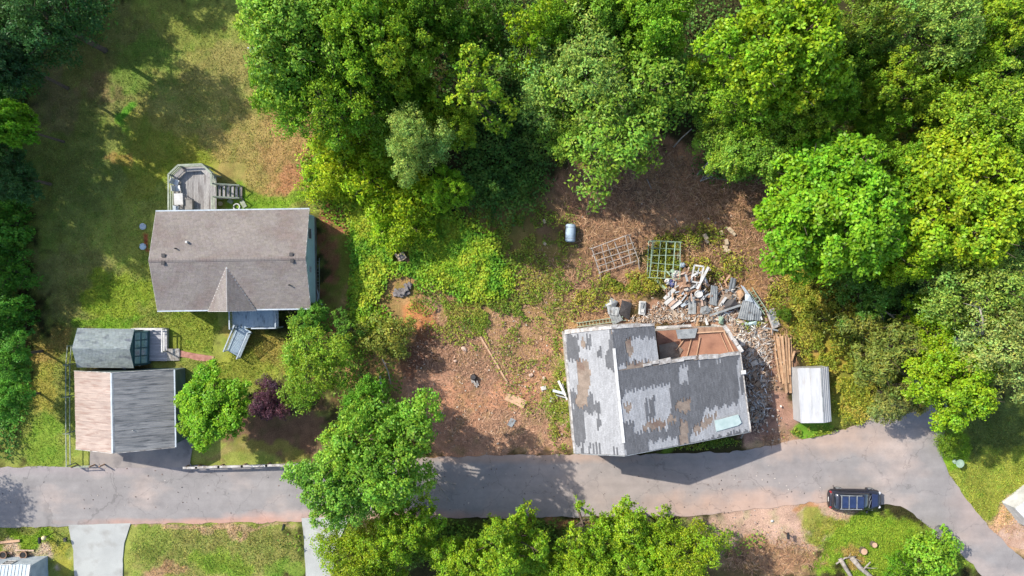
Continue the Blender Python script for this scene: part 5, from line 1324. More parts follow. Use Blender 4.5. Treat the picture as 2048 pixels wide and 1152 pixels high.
# ------------------------------------------------------------------ loose things
def item(mb, name, px, py, z, rz, mat, label, cat, group=None, h=0, bevel=0, smooth=False, rx=0, ry=0):
    o = mb.build(name, mat, label=label, cat=cat, group=group, bevel=bevel, smooth=smooth)
    p = P(px, py, h or z); o.location = (p.x, p.y, z); o.rotation_euler = (rx, ry, rz)
    return o
def board(px0, py0, px1, py1, w, z0, z1, mat, label, name="board", cat="board", t=.04, group=None):
    a = P(px0, py0, z0); b = P(px1, py1, z1); c = (a + b) / 2
    mb = MB(); mb.bar(a - c, b - c, w, t)
    o = mb.build(name, mat, loc=c, label=label, cat=cat, group=group)
    return o
def sheet_metal(corners, zs, mat, label, name="metal_sheet", ribs=0, cat="metal sheet", t=.02):
    pts = [P(x, y, z) for (x, y), z in zip(corners, zs)]
    c = sum(pts, Vector()) / len(pts); q = [p - c for p in pts]
    mb = MB()
    if len(q) == 4 and ribs:
        n = (q[1] - q[0]).cross(q[3] - q[0]).normalized(); n = n if n.z > 0 else -n
        k = ribs * 2
        for i in range(k):      # folded profile
            a, b = i / k, (i + 1) / k
            za = n * (.035 if i % 2 else 0); zb = n * (0 if i % 2 else .035)
            mb.slab([q[0].lerp(q[1], a) + za, q[0].lerp(q[1], b) + zb, q[3].lerp(q[2], b) + zb, q[3].lerp(q[2], a) + za], t)
    else:
        cen = Vector((0, 0, ru(.05, .2)))
        for i in range(len(q)):
            mb.slab([q[i], q[(i + 1) % len(q)], cen], t)
    return mb.build(name, mat, loc=c, label=label, cat=cat)

# oil tank on its legs
t = empty("oil_tank", (*P(1141, 466, .6).xy, 0), math.radians(-2), "pale blue-grey round tank lying on the shaded grass", "tank")
mb = MB(); n = 20
prof = [(-.82, .12), (-.80, .34), (-.74, .43), (-.7, .46), (.7, .46), (.74, .43), (.80, .34), (.82, .12)]
mb.tube([(0, y, .62) for y, r in prof], [r for y, r in prof], n); mb.build("drum", M_bluedeck, t, smooth=True)
for y in (-.5, .5): MB().tube([(-.5, y, .62)] + [(-.475 * math.cos(a), y, .62 + .475 * math.sin(a)) for a in [k * math.pi / 10 for k in range(11)]], .02, 5).build("band", M_greymetal, t)
for x in (-.3, .3):
    for y in (-.55, .55): MB().bar((x, y, -.05), (x * .9, y, .35), .06, .06).build("leg", M_greymetal, t)

# lattice frame (left) and green cage (right)
def lattice():
    M = material("grey_weathered_stick", C(190, 182, 172), C(160, 152, 144), scale=3, rough=.9, rnd=.1)
    o = empty("lattice_frame", (*P(1230, 508, .5).xy, 0), math.radians(19), "grey lattice frame of thin battens leaning on the brush pile", "frame")
    w, l = 3.7, 2.3
    for i in range(6):
        x = -w / 2 + w * i / 5; MB().bar((x, -l / 2 - .1 + ru(-.1, .1), .35), (x + ru(-.22, .22), l / 2 + ru(-.12, .1), ru(.85, 1.05)), ru(.05, .085), .05).build("batten", M, o)
    for j in range(5):
        f = j / 4; y = -l / 2 + l * f; MB().bar((-w / 2 - .1, y, .38 + .62 * f), (w / 2 + ru(-.3, .2), y + ru(-.2, .14), ru(.25, .4) + .62 * f), ru(.05, .085), .05).build("batten", M, o)
    for x in (-w / 2, w / 2): MB().bar((x, l / 2, 1.0), (x - .1, l / 2 + .1, -.05), .06, .06).build("leg", M, o)
    for x in (-w / 2, w / 2): MB().bar((x, -l / 2, .35), (x - .15, -l / 2 - .9, .02), .06, .06).build("leg", M, o)
lattice()
def cage():
    o = empty("wire_cage", (*P(1329, 520, .8).xy, 0), math.radians(-3), "pale green rusty cage frame standing above the debris heap", "cage")
    w, l, hh = 2.7, 3.3, 1.3; m = M_greenpale
    for z in (.05, hh):
        for y in (-l / 2, l / 2): MB().bar((-w / 2, y, z), (w / 2, y, z), .05, .05).build("bar", m, o)
        for i in range(5):
            x = -w / 2 + w * i / 4
            if z < 1 and 0 < i < 4: continue
            MB().bar((x, -l / 2, z), (x + ru(-.14, .14), l / 2, z), ru(.045, .08), .05).build("bar", m, o)
    for j in range(1, 5):
        y = -l / 2 + l * j / 5; MB().bar((-w / 2, y, hh - .04), (w / 2, y + ru(-.15, .15), hh - .04), .04, .035).build("bar", m, o)
    for x in (-w / 2, w / 2):
        for y in (-l / 2, 0, l / 2): MB().bar((x, y, -.05), (x, y, hh), .055, .055).build("upright", m, o)
    MB().bar((-w / 2 + .2, -l / 2, .05), (-w / 2 + .25, l / 2, hh), .05, .05).build("bar", m, o)
cage()
board(1276, 511, 1290, 490, .08, .1, 1.0, M_oldwood, "thin pole leaning between the lattice frame and the green cage", "pole", "pole", .06)

M_scrap = material("dull_sheet", C(178, 182, 182), C(150, 154, 156), scale=2, fine=12, fine_amt=.15, rough=.5, c=C(120, 116, 112), cs=2, cc=(.55, .7))
# window screens and the box beside them
sheet_metal([(1221, 595), (1236, 603), (1228, 621), (1206, 614)], [.3, .34, .2, .2], M_greymetal, "grey window screen, upper left of the loose pile", "window_screen", 0, "screen")
sheet_metal([(1244, 600), (1264, 606), (1258, 640), (1238, 628)], [.45, .4, .25, .4], M_vent, "darker grey window screen, right of the loose pile", "window_screen", 0, "screen")
sheet_metal([(1217, 627), (1232, 617), (1246, 640), (1226, 650)], [.2, .5, .35, .15], M_greymetal, "pale grey window screen, lowest of the loose pile", "window_screen", 4, "screen")
sheet_metal([(1214, 612), (1240, 615), (1236, 632), (1216, 628)], [.4, .46, .5, .4], M_scrap, "bluish window screen across the middle of the pile", "window_screen", 3, "screen")
sheet_metal([(1238, 598), (1262, 599), (1260, 612), (1240, 612)], [.1, .1, .12, .12], M_oldwood, "brown flat mat behind the window screens", "mat", 0, "mat")
t = empty("water_heater", (*P(1285, 616, .4).xy, 0), math.radians(-4), "white appliance box lying beside the window screens", "appliance")
MB().box(-.3, -.62, -.03, .3, .62, .5).build("cabinet", M_white, t, bevel=.05); MB().box(-.22, -.5, .502, .22, .5, .52).build("panel", M_greymetal, t)
MB().cbox((0, -.25, .55), (.25, .3, .06)).build("lid", M_white, t); MB().bar((.05, .0, .54), (.1, .4, .54), .05, .04).build("handle", M_black, t)

ladder(1153, 650, 1252, 636, .36, "mossy ladder lying along the top wall of the ruined house", M_greenpale, .15, .2)
ladder(1500, 577, 1533, 627, .38, "pale green ladder leaning beside the crumpled metal", M_greenpale, .3, .9)

# debris heap: each board, pipe and sheet
W_, O_, G_, PL = M_white, M_oldwood, M_greymetal, M_ply
MP = material("pale_pink_plaster", C(216, 190, 172), C(190, 160, 142), scale=3, rough=.9, fine_amt=.2)
for a in [
    (1311, 558, 1331, 578, .28, .15, .3, M_greenpale, "greenish white plank left of the debris heap under the cage"),
    (1329, 598, 1349, 578, .34, .3, .8, W_, "white board on the left slope of the heap, uppermost of four"),
    (1330, 608, 1347, 594, .34, .3, .7, W_, "white board on the left slope of the heap, second of four"),
    (1338, 612, 1354, 598, .26, .4, .7, MP, "pinkish board between the white boards on the heap's left slope"),
    (1342, 617, 1362, 602, .36, .3, .6, W_, "white board at the lowest left corner of the heap"),
    (1394, 578, 1417, 534, .22, 1.5, 1.2, W_, "long white trim board standing up across the top of the heap"),
    (1330, 539, 1342, 552, .12, .4, .6, M_greenpale, "thin pale stick beside the cage corner on the heap"),
    (1352, 572, 1366, 545, .2, .6, 1.2, O_, "brown board upright among the left boards of the heap"),
    (1358, 588, 1372, 560, .26, .7, 1.3, O_, "wide brown board under the white window frame"),
    (1364, 560, 1372, 536, .18, .8, 1.1, O_, "short brown board near the teal canister"),
    (1372, 552, 1378, 534, .14, .8, 1.0, MP, "pink lath near the top of the heap"),
    (1354, 594, 1377, 584, .16, .7, .9, PL, "tan lath lying across the heap's middle"),
    (1360, 600, 1388, 580, .12, .8, 1.2, O_, "long thin brown lath crossing the middle of the heap"),
    (1370, 606, 1384, 590, .22, .6, .9, G_, "grey plank in the middle of the heap"),
    (1406, 560, 1418, 572, .26, .7, .5, MP, "pink board at the right shoulder of the heap"),
    (1408, 552, 1414, 566, .2, .9, .7, W_, "short white board at the right shoulder of the heap"),
    (1362, 612, 1382, 602, .28, .4, .6, M_bluerail, "pale blue board at the foot of the heap"),
    (1384, 606, 1398, 594, .18, .7, .8, W_, "white lath beside the round basin"),
    (1448, 566, 1460, 550, .14, .2, .5, PL, "tan stick propped in the weeds right of the heap"),
    (1438, 552, 1446, 560, .2, .15, .3, M_timber, "orange board scrap right of the green weeds"),
    (1446, 552, 1454, 574, .12, .2, .3, M_timber, "thin orange stick right of the green weeds"),
    (1419, 631, 1482, 610, .18, .7, .9, G_, "long grey beam between the heap and the crumpled metal"),
    (1405, 612, 1402, 596, .2, .7, .8, MP, "pink lath standing beside the grey sheets"),
    (1440, 612, 1452, 594, .24, .5, .9, W_, "white board beside the dark gap right of the corrugated sheet"),
    (1444, 600, 1462, 606, .2, .5, .6, O_, "brown board lying right of the corrugated sheet"),
    (1410, 636, 1415, 650, .22, .3, .4, W_, "short white board in front of the roofless room"),
    (1398, 634, 1392, 652, .16, .3, .5, M_timber, "orange lath in front of the roofless room"),
    (1380, 634, 1400, 624, .14, .3, .5, O_, "brown lath below the grey sheets"),
    (1350, 648, 1376, 640, .12, .3, .4, O_, "thin brown lath above the roofless room"),
    (1312, 658, 1350, 652, .14, .5, .7, W_, "white lath along the broken wall edge"),
    (1512, 608, 1524, 640, .14, .5, .7, W_, "white strip beside the foot of the green ladder"),
    (1528, 655, 1556, 661, .14, .2, .3, G_, "grey strip below the white-painted door"),
    (960, 672, 1015, 766, .16, .08, .12, PL, "long thin pole lying across the dirt lot"),
]:
    board(*a)
board(1012, 792, 1050, 809, .75, .1, .14, PL, "tan plywood sheet lying on the dirt lot", "plywood_sheet", "plywood", .03)
item(MB().cbox((0, 0, 0), (.5, .75, .04)), "metal_sheet", 1023, 845, .1, math.radians(-30), M_scrap, "small blue-grey sheet lying on the dirt near the road", "metal sheet", ry=.1)
# window frame on the heap
t = empty("window_frame", (*P(1395, 548, 1.2).xy, 1.15), math.radians(-9), "old white window frame on top of the debris heap", "window frame"); t.rotation_euler = (math.radians(12), 0, math.radians(-9))
for a, b in (((-.42, -.75), (.42, -.75)), ((.42, -.75), (.42, .75)), ((.42, .75), (-.42, .75)), ((-.42, .75), (-.42, -.75))): MB().bar((*a, 0), (*b, 0), .14, .06).build("frame_side", W_, t)
MB().bar((-.35, -.2, 0), (.35, .3, 0), .08, .05).build("crossbar", W_, t); MB().bar((-.3, .25, .02), (.3, .05, .02), .07, .04).build("crossbar", W_, t)
# basin, canister, tarp bundle, sack, brace
t = empty("basin", (*P(1397, 588, 1.0).xy, .9), 0, "white round basin on the debris heap above the grey sheets", "basin")
mb = MB(); mb.tube([(0, 0, 0), (0, 0, .12), (0, 0, .2)], [.18, .32, .36], 16); mb.build("bowl", W_, t, smooth=False); ringo = MB(); ringo.tube([(math.cos(k * .349) * .34, math.sin(k * .349) * .28, .22) for k in range(19)], .05, 6, False); ringo.build("rim", W_, t, smooth=True)
t = empty("gas_canister", (*P(1365, 530, .8).xy, .25), 0, "pale teal canister standing at the top of the debris heap", "canister")
MB().tube([(0, 0, 0), (0, 0, .1), (0, 0, .7), (0, 0, .85)], [.2, .24, .24, .1], 14).build("bottle", M_bluedeck, t, smooth=True); MB().tube([(0, 0, .85), (0, 0, 1.0)], .07, 8).build("valve", M_greymetal, t)
def crumple(px, py, z, rx, ry, rz, mat, name, label, cat, seed):
    rg = random.Random(seed); mb = MB(); n, m = 10, 6
    mb.ball((0, 0, 0), 1, n, m)
    mb.v = [(x * rx * rg.uniform(.75, 1.15), y * ry * rg.uniform(.75, 1.15), max(-.2, zz) * rz * rg.uniform(.7, 1.2)) for x, y, zz in mb.v]
    return item(mb, name, px, py, z, rg.uniform(0, 3), mat, label, cat, smooth=False)
crumple(1344, 566, .5, .38, .3, .35, material("blue_tarp", C(90, 96, 150), C(66, 70, 120), rough=.5), "blue_tarp", "crumpled dark blue tarp at the left of the debris heap", "tarp", 4)
crumple(1335, 563, .4, .32, .3, .3, W_, "sack", "white sack left of the blue tarp", "sack", 5)
crumple(1352, 548, .6, .34, .5, .35, W_, "sack", "larger white sack above the blue tarp", "sack", 6)
crumple(1345, 542, .5, .2, .25, .3, M_greenpale, "sack", "small greenish sack by the cage corner", "sack", 7)
crumple(1388, 571, .9, .3, .25, .2, M_vent, "scrap_bundle", "dark scrap bundle in the middle of the debris heap", "scrap", 8)
crumple(1376, 577, .8, .5, .4, .3, M_greymetal, "scrap_bundle", "grey scrap bundle below the window frame", "scrap", 9)
crumple(1372, 566, .3, 1.3, 1.5, .75, M_oldwood, "debris_core", "brown mass of broken boards inside the debris heap", "debris", 10)
crumple(1392, 600, .2, 1.4, .9, .6, M_felt, "debris_core", "dark brown mass under the grey sheets", "debris", 11)
crumple(1448, 608, .1, 1.3, .8, .5, M_felt, "debris_core", "brown mass between the heap and the crumpled metal", "debris", 12)
crumple(1500, 622, .2, 1.2, 1.0, .6, M_vent, "debris_core", "dark mass under the crumpled metal", "debris", 13)
ring(1360, 643, .1, .36, .05, M_greymetal, "wire_grate", "round wire grate ring in the rubble above the roofless room", "grate")
# sheets
sheet_metal([(1422, 570), (1436, 573), (1434, 612), (1419, 608)], [1.2, 1.0, .5, .6], G_, "upright corrugated grey sheet right of the basin", "corrugated_sheet", 4)
sheet_metal([(1377, 594), (1392, 593), (1392, 628), (1376, 628)], [.9, .95, .5, .4], M_scrap, "flat blue-grey sheet at the foot of the heap", "metal_sheet", 2)
sheet_metal([(1394, 596), (1404, 598), (1406, 628), (1394, 628)], [.9, .7, .4, .5], O_, "narrow brown panel beside the flat blue-grey sheet", "panel", 2, "panel")
sheet_metal([(1402, 615), (1414, 611), (1422, 620), (1416, 629), (1398, 629)], [.7, .8, .5, .4, .4], M_scrap, "bent triangular grey sheet below the corrugated one", "metal_sheet")
sheet_metal([(1462, 554), (1473, 558), (1467, 586), (1457, 580)], [.7, .5, .3, .5], G_, "dark grey narrow sheet standing in the weeds above the metal heap", "metal_sheet", 2)
sheet_metal([(1481, 570), (1489, 574), (1520, 616), (1512, 622)], [1.2, 1.1, .9, .9], M_bluerail, "long pale metal strip along the ladder", "metal_strip", 2, "metal strip")
sheet_metal([(1486, 600), (1500, 603), (1494, 640), (1475, 636)], [1.2, 1.3, .8, .6], G_, "left fold of the crumpled grey metal", "crumpled_metal", 4)
sheet_metal([(1500, 600), (1512, 612), (1508, 640), (1495, 641)], [1.3, 1.0, .7, .8], M_scrap, "middle fold of the crumpled grey metal", "crumpled_metal", 3)
sheet_metal([(1512, 612), (1524, 624), (1522, 642), (1509, 640)], [1.0, .8, .5, .7], G_, "right fold of the crumpled grey metal", "crumpled_metal", 3)
sheet_metal([(1490, 588), (1500, 590), (1506, 604), (1490, 604)], [1.1, 1.2, 1.3, 1.2], M_bluerail, "pale top flap of the crumpled grey metal", "crumpled_metal")
sheet_metal([(1452, 600), (1470, 598), (1478, 612), (1458, 622), (1446, 616)], [.6, .9, .8, .6, .5], M_vent, "dark crumpled sheet beside the long grey beam", "metal_sheet")
sheet_metal([(1473, 584), (1482, 578), (1488, 590), (1480, 600)], [.6, .9, 1.0, .7], M_timber, "rust orange sheet scrap under the pale metal strip", "metal_scrap")
sheet_metal([(1356, 544), (1369, 546), (1368, 555), (1356, 553)], [1.0, 1.1, .9, .8], MP, "square pinkish board at the top left of the heap", "panel", 0, "panel")
sheet_metal([(1438, 632), (1447, 634), (1447, 649), (1437, 648)], [.5, .5, .2, .2], M_greenpale, "pale green door piece above the roofless room", "door_piece", 0, "door piece")
sheet_metal([(1489, 645), (1513, 642), (1514, 650), (1492, 655)], [.5, .6, .3, .2], M_siding, "dark green flat box below the crumpled metal", "panel", 0, "panel")
t = empty("painted_door", (*P(1546, 637, .3).xy, .3), math.radians(22), "white-painted door with stained panels lying right of the ladder", "door"); t.rotation_euler = (math.radians(6), .1, math.radians(22))
MB().box(-.42, -.9, -.02, .42, .9, .03).build("slab", M_ply, t)
MB().box(-.40, -.88, .033, .40, .88, .045).build("painted_face", M_dirtywhite, t)
for y in (-.45, .1, .6): MB().box(-.24, y - .2, .05, .24, y + .2, .06).build("panel", M_greymetal, t)
rj = random.Random(31)
for i in range(46):
    t_ = rj.random(); x = 1336 + t_ * 80 + rj.uniform(-10, 10); y = 546 + rj.random() * 62 - (abs(t_ - .5) * 10); a = rj.gauss(1.0, .5); l = rj.uniform(6, 17)
    z = .5 + .8 * max(0, 1 - abs(x - 1378) / 50) + rj.uniform(-.1, .3)
    m_, cn = [(W_, "white"), (W_, "white"), (MP, "pinkish"), (O_, "brown"), (O_, "brown"), (M_dirtywhite, "stained white"), (PL, "tan"), (M_bluerail, "pale blue")][rj.randrange(8)]
    side = "left half" if x < 1372 else "right half"
    board(x, y, x + math.cos(a) * l, y - math.sin(a) * l, rj.uniform(.06, .2), z, z + rj.uniform(-.3, .4), m_,
          "short %s lath jumbled in the %s of the debris heap" % (cn, side), "lath", "lath", .03, group="%s laths in the %s of the debris heap" % (cn, side))
for i in range(22):
    x = rj.uniform(1420, 1480); y = rj.uniform(585, 640) ; a = rj.uniform(0, 3.1); l = rj.uniform(6, 16)
    m_, cn = [(W_, "white"), (MP, "pinkish"), (O_, "brown"), (M_greymetal, "grey"), (O_, "brown")][rj.randrange(5)]
    board(x, y, x + math.cos(a) * l, y - math.sin(a) * l, rj.uniform(.07, .22), .35, .35 + rj.uniform(0, .4), m_,
          "broken %s lath strewn between the corrugated sheet and the crumpled metal" % cn, "lath", "lath", .03, group="%s laths strewn beside the crumpled metal" % cn)
# stacked timbers
for i, (x0, y0, x1, y1, w, z) in enumerate([(1548, 672, 1556, 742, .14, .1), (1553, 668, 1562, 756, .16, .12), (1557, 676, 1566, 768, .15, .25), (1560, 668, 1569, 760, .14, .12), (1564, 672, 1572, 770, .18, .28),
        (1567, 690, 1575, 784, .2, .14), (1571, 672, 1577, 766, .13, .3), (1574, 668, 1581, 786, .22, .16), (1577, 676, 1580, 750, .14, .36), (1581, 670, 1584, 742, .13, .14), (1550, 700, 1560, 764, .12, .24), (1589, 702, 1583, 722, .16, .3), (1566, 730, 1573, 786, .2, .34)]):
    lab = ["short pinkish timber at the far left of the stack", "pale timber second from the left of the stack", "timber lying on top of the left pair", "thin straight timber in the stack's left half", "thick upper timber in the middle of the stack",
           "orange timber reaching the lower end of the stack", "narrow timber topmost in the stack's middle", "thickest orange timber nearest the white shed", "short timber riding on the thickest one", "thin timber at the stack's right edge", "short low timber leaning left of the stack",
           "crooked branch propped between stack and white shed", "short orange timber over the stack's lower end"][i]
    board(x0, y0, x1, y1, w, z, z + ru(-.02, .05), M_timber, lab, "timber", "timber", .12, group="timbers stacked left of the white shed")
# concrete blocks on the slope
def blockm(w=.2, l=.4, h=.2):
    mb = MB(); mb.box(-w / 2, -l / 2, 0, w / 2, l / 2, h)
    for y in (-l * .23, l * .23): mb.box(-w * .3, y - l * .15, h + .001, w * .3, y + l * .15, h + .012)
    return mb
M_hollow = material("block_hollow", C(70, 62, 56), C(56, 50, 46))
for i, (x, y, rz, s_, lab) in enumerate([(1442, 466, .3, 1.2, "squarish concrete block left of the largest one on the slope"), (1453.5, 456, .9, .9, "small pale block uppermost on the slope"), (1460, 461, .8, 1.5, "largest concrete block of the slope group, upper right"),
        (1466, 467, .8, 1.2, "concrete block touching the largest one on its lower right"), (1410, 474, .5, 1.6, "concrete block apart from the others, upper one of the left pair"), (1413, 482, .6, 1.2, "concrete block apart from the others, lower one of the left pair"),
        (1452, 484, .2, 1.4, "concrete block halfway down the slope group"), (1450, 494, 1.4, 1.2, "concrete block above the lowest one of the group"), (1453, 501.5, 1.2, 1.6, "lowest concrete block of the slope group"), (1089, 443, .4, 1.1, "pale stone block above the tank's left side"),
        (1089, 487, .9, 1.1, "pale stone block below the tank's left side")]):
    o = item(MB().box(-.11 * s_, -.18 * s_, -.03, .11 * s_, .18 * s_, .2 * s_), "concrete_block", x, y, 0, rz, M_block, lab, "block", "concrete blocks scattered above the debris", bevel=.015)
for i, (x, y, z, rz, lab) in enumerate([
    (790, 588, 0, .2, "far left bottom block of the dark pile"), (796, 590, 0, 1.2, "front block of the dark pile, second from the left"), (803, 590, 0, .4, "front block in the middle of the dark pile"), (810, 588, 0, 1.3, "front block right of the middle of the dark pile"),
    (817, 584, 0, .5, "right bottom block of the dark pile"), (793, 581, 0, 1.0, "left back block of the dark pile"), (801, 581, .2, .1, "left block of the upper row of the dark pile"), (808, 580, .2, 1.1, "middle block of the upper row of the dark pile"),
    (814, 577, .2, .3, "right block of the upper row of the dark pile"), (818, 574, 0, 1.5, "back right block of the dark pile"), (805, 586, .2, 1.4, "upper block facing forward on the dark pile"), (812, 571, 0, .6, "back block of the dark pile"), (820, 568, .15, 1.0, "block furthest up on the dark pile beside the stick"),
    (798, 585, .2, .9, "tilted upper block at the left of the dark pile")]):
    item(blockm(.28, .42, .2), "masonry_block", x, y, z, rz, M_darkblock, lab, "block", "blocks heaped on the edge of the dirt lot", ry=ru(-.15, .15))
board(822, 575, 820, 553, .05, .2, .9, M_black, "thin dark stick poking up from the block pile", "stick", "stick", .05)
t = empty("well_cap", (*P(803, 514, .2).xy, 0), .6, "square concrete well cover above the block pile", "well cover")
MB().box(-.4, -.35, -.03, .4, .35, .3).build("kerb", M_block, t, bevel=.03); MB().box(-.2, -.2, .305, .2, .2, .36).build("hatch", M_darkblock, t)
board(790, 508, 800, 518, .2, .2, .3, MP, "pink plank leaning on the concrete well cover")
# burnt stump
t = empty("burnt_stump", (*P(947, 755, .3).xy, 0), .3, "charred hollow stump with a pale split side on the dirt lot", "stump")
MB().tube([(0, 0, -.1), (0, 0, .25), (.02, .05, .5)], [.35, .28, .2], 9).build("trunk", M_vent, t)
for x, y, l in ((-.1, -.5, .6), (.15, -.6, .5), (-.25, -.2, .5), (0, -.75, .4)): MB().bar((x, y - l / 2, .05), (x + .05, y + l / 2, .2), .14, .08).build("split_piece", M_dirtywhite, t)
for px, py, lab, s_ in ((928, 698, "white pebble-like rag on the dirt near the mulch", .3), (911, 722, "small white scrap on the mulch left of the stump", .2), (1062, 750, "pale chunk right of the long pole", .25), (1088, 756, "yellowish chunk between the pole and the ruined house", .22)):
    crumple(px, py, .06, s_, s_ * .7, s_ * .5, MP, "chunk", lab, "chunk", int(px))
# white pipes and blocks left of the ruined house
for a in [(1117, 762, 1131, 792, .2, .2, 1.2, W_, "white gutter leaning on the left wall of the ruined house, upper one"), (1106, 781, 1132, 788, .22, .2, .9, M_bluerail, "pale blue gutter leaning on the left wall of the ruined house"),
          (1124, 768, 1134, 800, .16, .2, 1.0, W_, "white gutter leaning on the left wall of the ruined house, lower one"), (1112, 790, 1134, 796, .1, .15, .6, G_, "thin grey pipe under the leaning gutters")]: board(*a, name="gutter", cat="gutter", t=.1)
for x, y, rz, lab in ((1087, 776, .3, "white slab on the grass left of the gutters"), (1104, 799, 1.4, "pale slab below the leaning gutters"), (1129, 758, .6, "yellow brick above the leaning gutters")):
    item(MB().box(-.24, -.18, 0, .24, .18, .12), "slab_block", x, y, .02, rz, W_ if x != 1129 else PL, lab, "block", bevel=.02)
# fallen poles and dead limbs
def limb(pts, r0, r1, label, mat=M_palebark, name="fallen_branch", cat="branch", twigs=5, seed=1):
    rg = random.Random(seed)
    q = [P(x, y, z) for x, y, z in pts]; c = Vector((q[0].x, q[0].y, 0)); q = [p - c for p in q]
    mb = MB(); n = len(q); mb.tube(q, [r0 + (r1 - r0) * i / (n - 1) for i in range(n)], 7)
    for k in range(twigs):
        i = rg.randrange(max(1, n - 2), n) - 1; a = q[i].lerp(q[i + 1] if i + 1 < n else q[i], rg.random()); d = (q[-1] - q[0]).normalized()
        s_ = Vector((-d.y, d.x, 0)) * rg.choice((-1, 1)); e = a + (d * rg.uniform(.3, 1) + s_ * rg.uniform(.4, 1) + Vector((0, 0, rg.uniform(-.1, .4)))) * rg.uniform(.6, 1.6)
        mb.tube([a, a.lerp(e, .5) + Vector((0, 0, .1)), e], [r1 * .9, r1 * .6, r1 * .25], 5)
    return mb.build(name, mat, loc=c, smooth=True, label=label, cat=cat)
limb([(1347, 294, .4), (1363, 276, 1.5), (1383, 258, 3)], .07, .05, "grey pole leaning out of the trees left of the other poles", twigs=0)
limb([(1394, 350, .2), (1415, 326, 1.0), (1440, 300, 2)], .09, .06, "longest bare pole leaning at the top of the clearing", twigs=1)
limb([(1400, 362, .1), (1425, 352, .4), (1452, 336, 1)], .08, .05, "lower bare pole fanning out at the top of the clearing", twigs=3, seed=2)
limb([(1404, 358, .1), (1428, 342, .5), (1446, 328, 1)], .06, .04, "middle thin pole fanning out at the top of the clearing", twigs=2, seed=3)
limb([(1294, 358, .1), (1303, 378, .15)], .06, .04, "short pale stick lying in the shaded brush", twigs=0)
limb([(1350, 436, .1), (1357, 448, .12)], .05, .04, "short pale stick lying in the sunlit brush above the cage", twigs=0)
limb([(1482, 876, .1), (1494, 850, .5), (1516, 828, .3), (1522, 818, .2)], .09, .05, "pale forked branch on the dark rubble right of the ruined house", twigs=3, seed=9)
limb([(850, 928, .3), (868, 955, .8), (880, 975, .5), (900, 1004, .2)], .07, .03, "bare white limb with twigs fallen on the shaded road", twigs=9, seed=5)
limb([(826, 940, 1.0), (858, 938, 1.2), (890, 962, .8), (912, 970, .4)], .06, .02, "thin bare branch reaching from the tall tree over the road", twigs=7, seed=6)
limb([(760, 752, 1.5), (766, 800, 1.0), (764, 836, .3)], .09, .06, "pale bare trunk standing in the dark gap below the olive tree", twigs=2, seed=7)
limb([(764, 716, 2.5), (776, 742, 2.2), (782, 768, 1.5)], .07, .04, "second pale stem beside the bare trunk below the olive tree", twigs=1, seed=8)
limb([(1748, 614, 3.5), (1775, 626, 3.8), (1806, 648, 3.0)], .1, .05, "pale dead branch in the shaded hollow under the vivid green crown", twigs=6, seed=10)
limb([(1965, 668, 9.8), (1966, 640, 10.4), (1958, 612, 10.6)], .12, .05, "curved bare limb showing in the pale olive tree", twigs=4, seed=11)
limb([(1680, 1117, .2), (1690, 1134, .3), (1706, 1160, .2), (1720, 1180, .2)], .2, .15, "left pale fallen log below the two stumps", name="fallen_log", cat="log", twigs=0)
limb([(1703, 1115, .25), (1720, 1135, .3), (1745, 1156, .3), (1765, 1172, .3)], .24, .16, "right pale fallen log with a side branch below the stumps", name="fallen_log", cat="log", twigs=0)
limb([(1724, 1142, .3), (1735, 1130, .6), (1741, 1124, .8)], .09, .05, "short side branch on the right fallen log", twigs=1)
limb([(1672, 1128, .1), (1690, 1116, .2), (1712, 1113, .2)], .08, .05, "thin crossing stick at the top of the fallen logs", twigs=2, seed=12)
for x, y, r, lab in ((1728, 1103, .3, "larger cut stump below the watered grass near the lane"), (1749, 1090, .24, "smaller cut stump right of the larger one")):
    t = empty("tree_stump", (*P(x, y, .3).xy, 0), 0, "pale sawn stump in the grass, " + ("larger one on the left" if x < 1740 else "smaller one on the right"), "stump")
    MB().tube([(0, 0, -.1), (0, 0, .1), (0, 0, .34)], [r * 1.3, r * 1.05, r], 14).build("trunk", M_bark, t); MB().tube([(0, 0, .341), (0, 0, .36)], r * .96, 14).build("cut_face", M_ply, t)

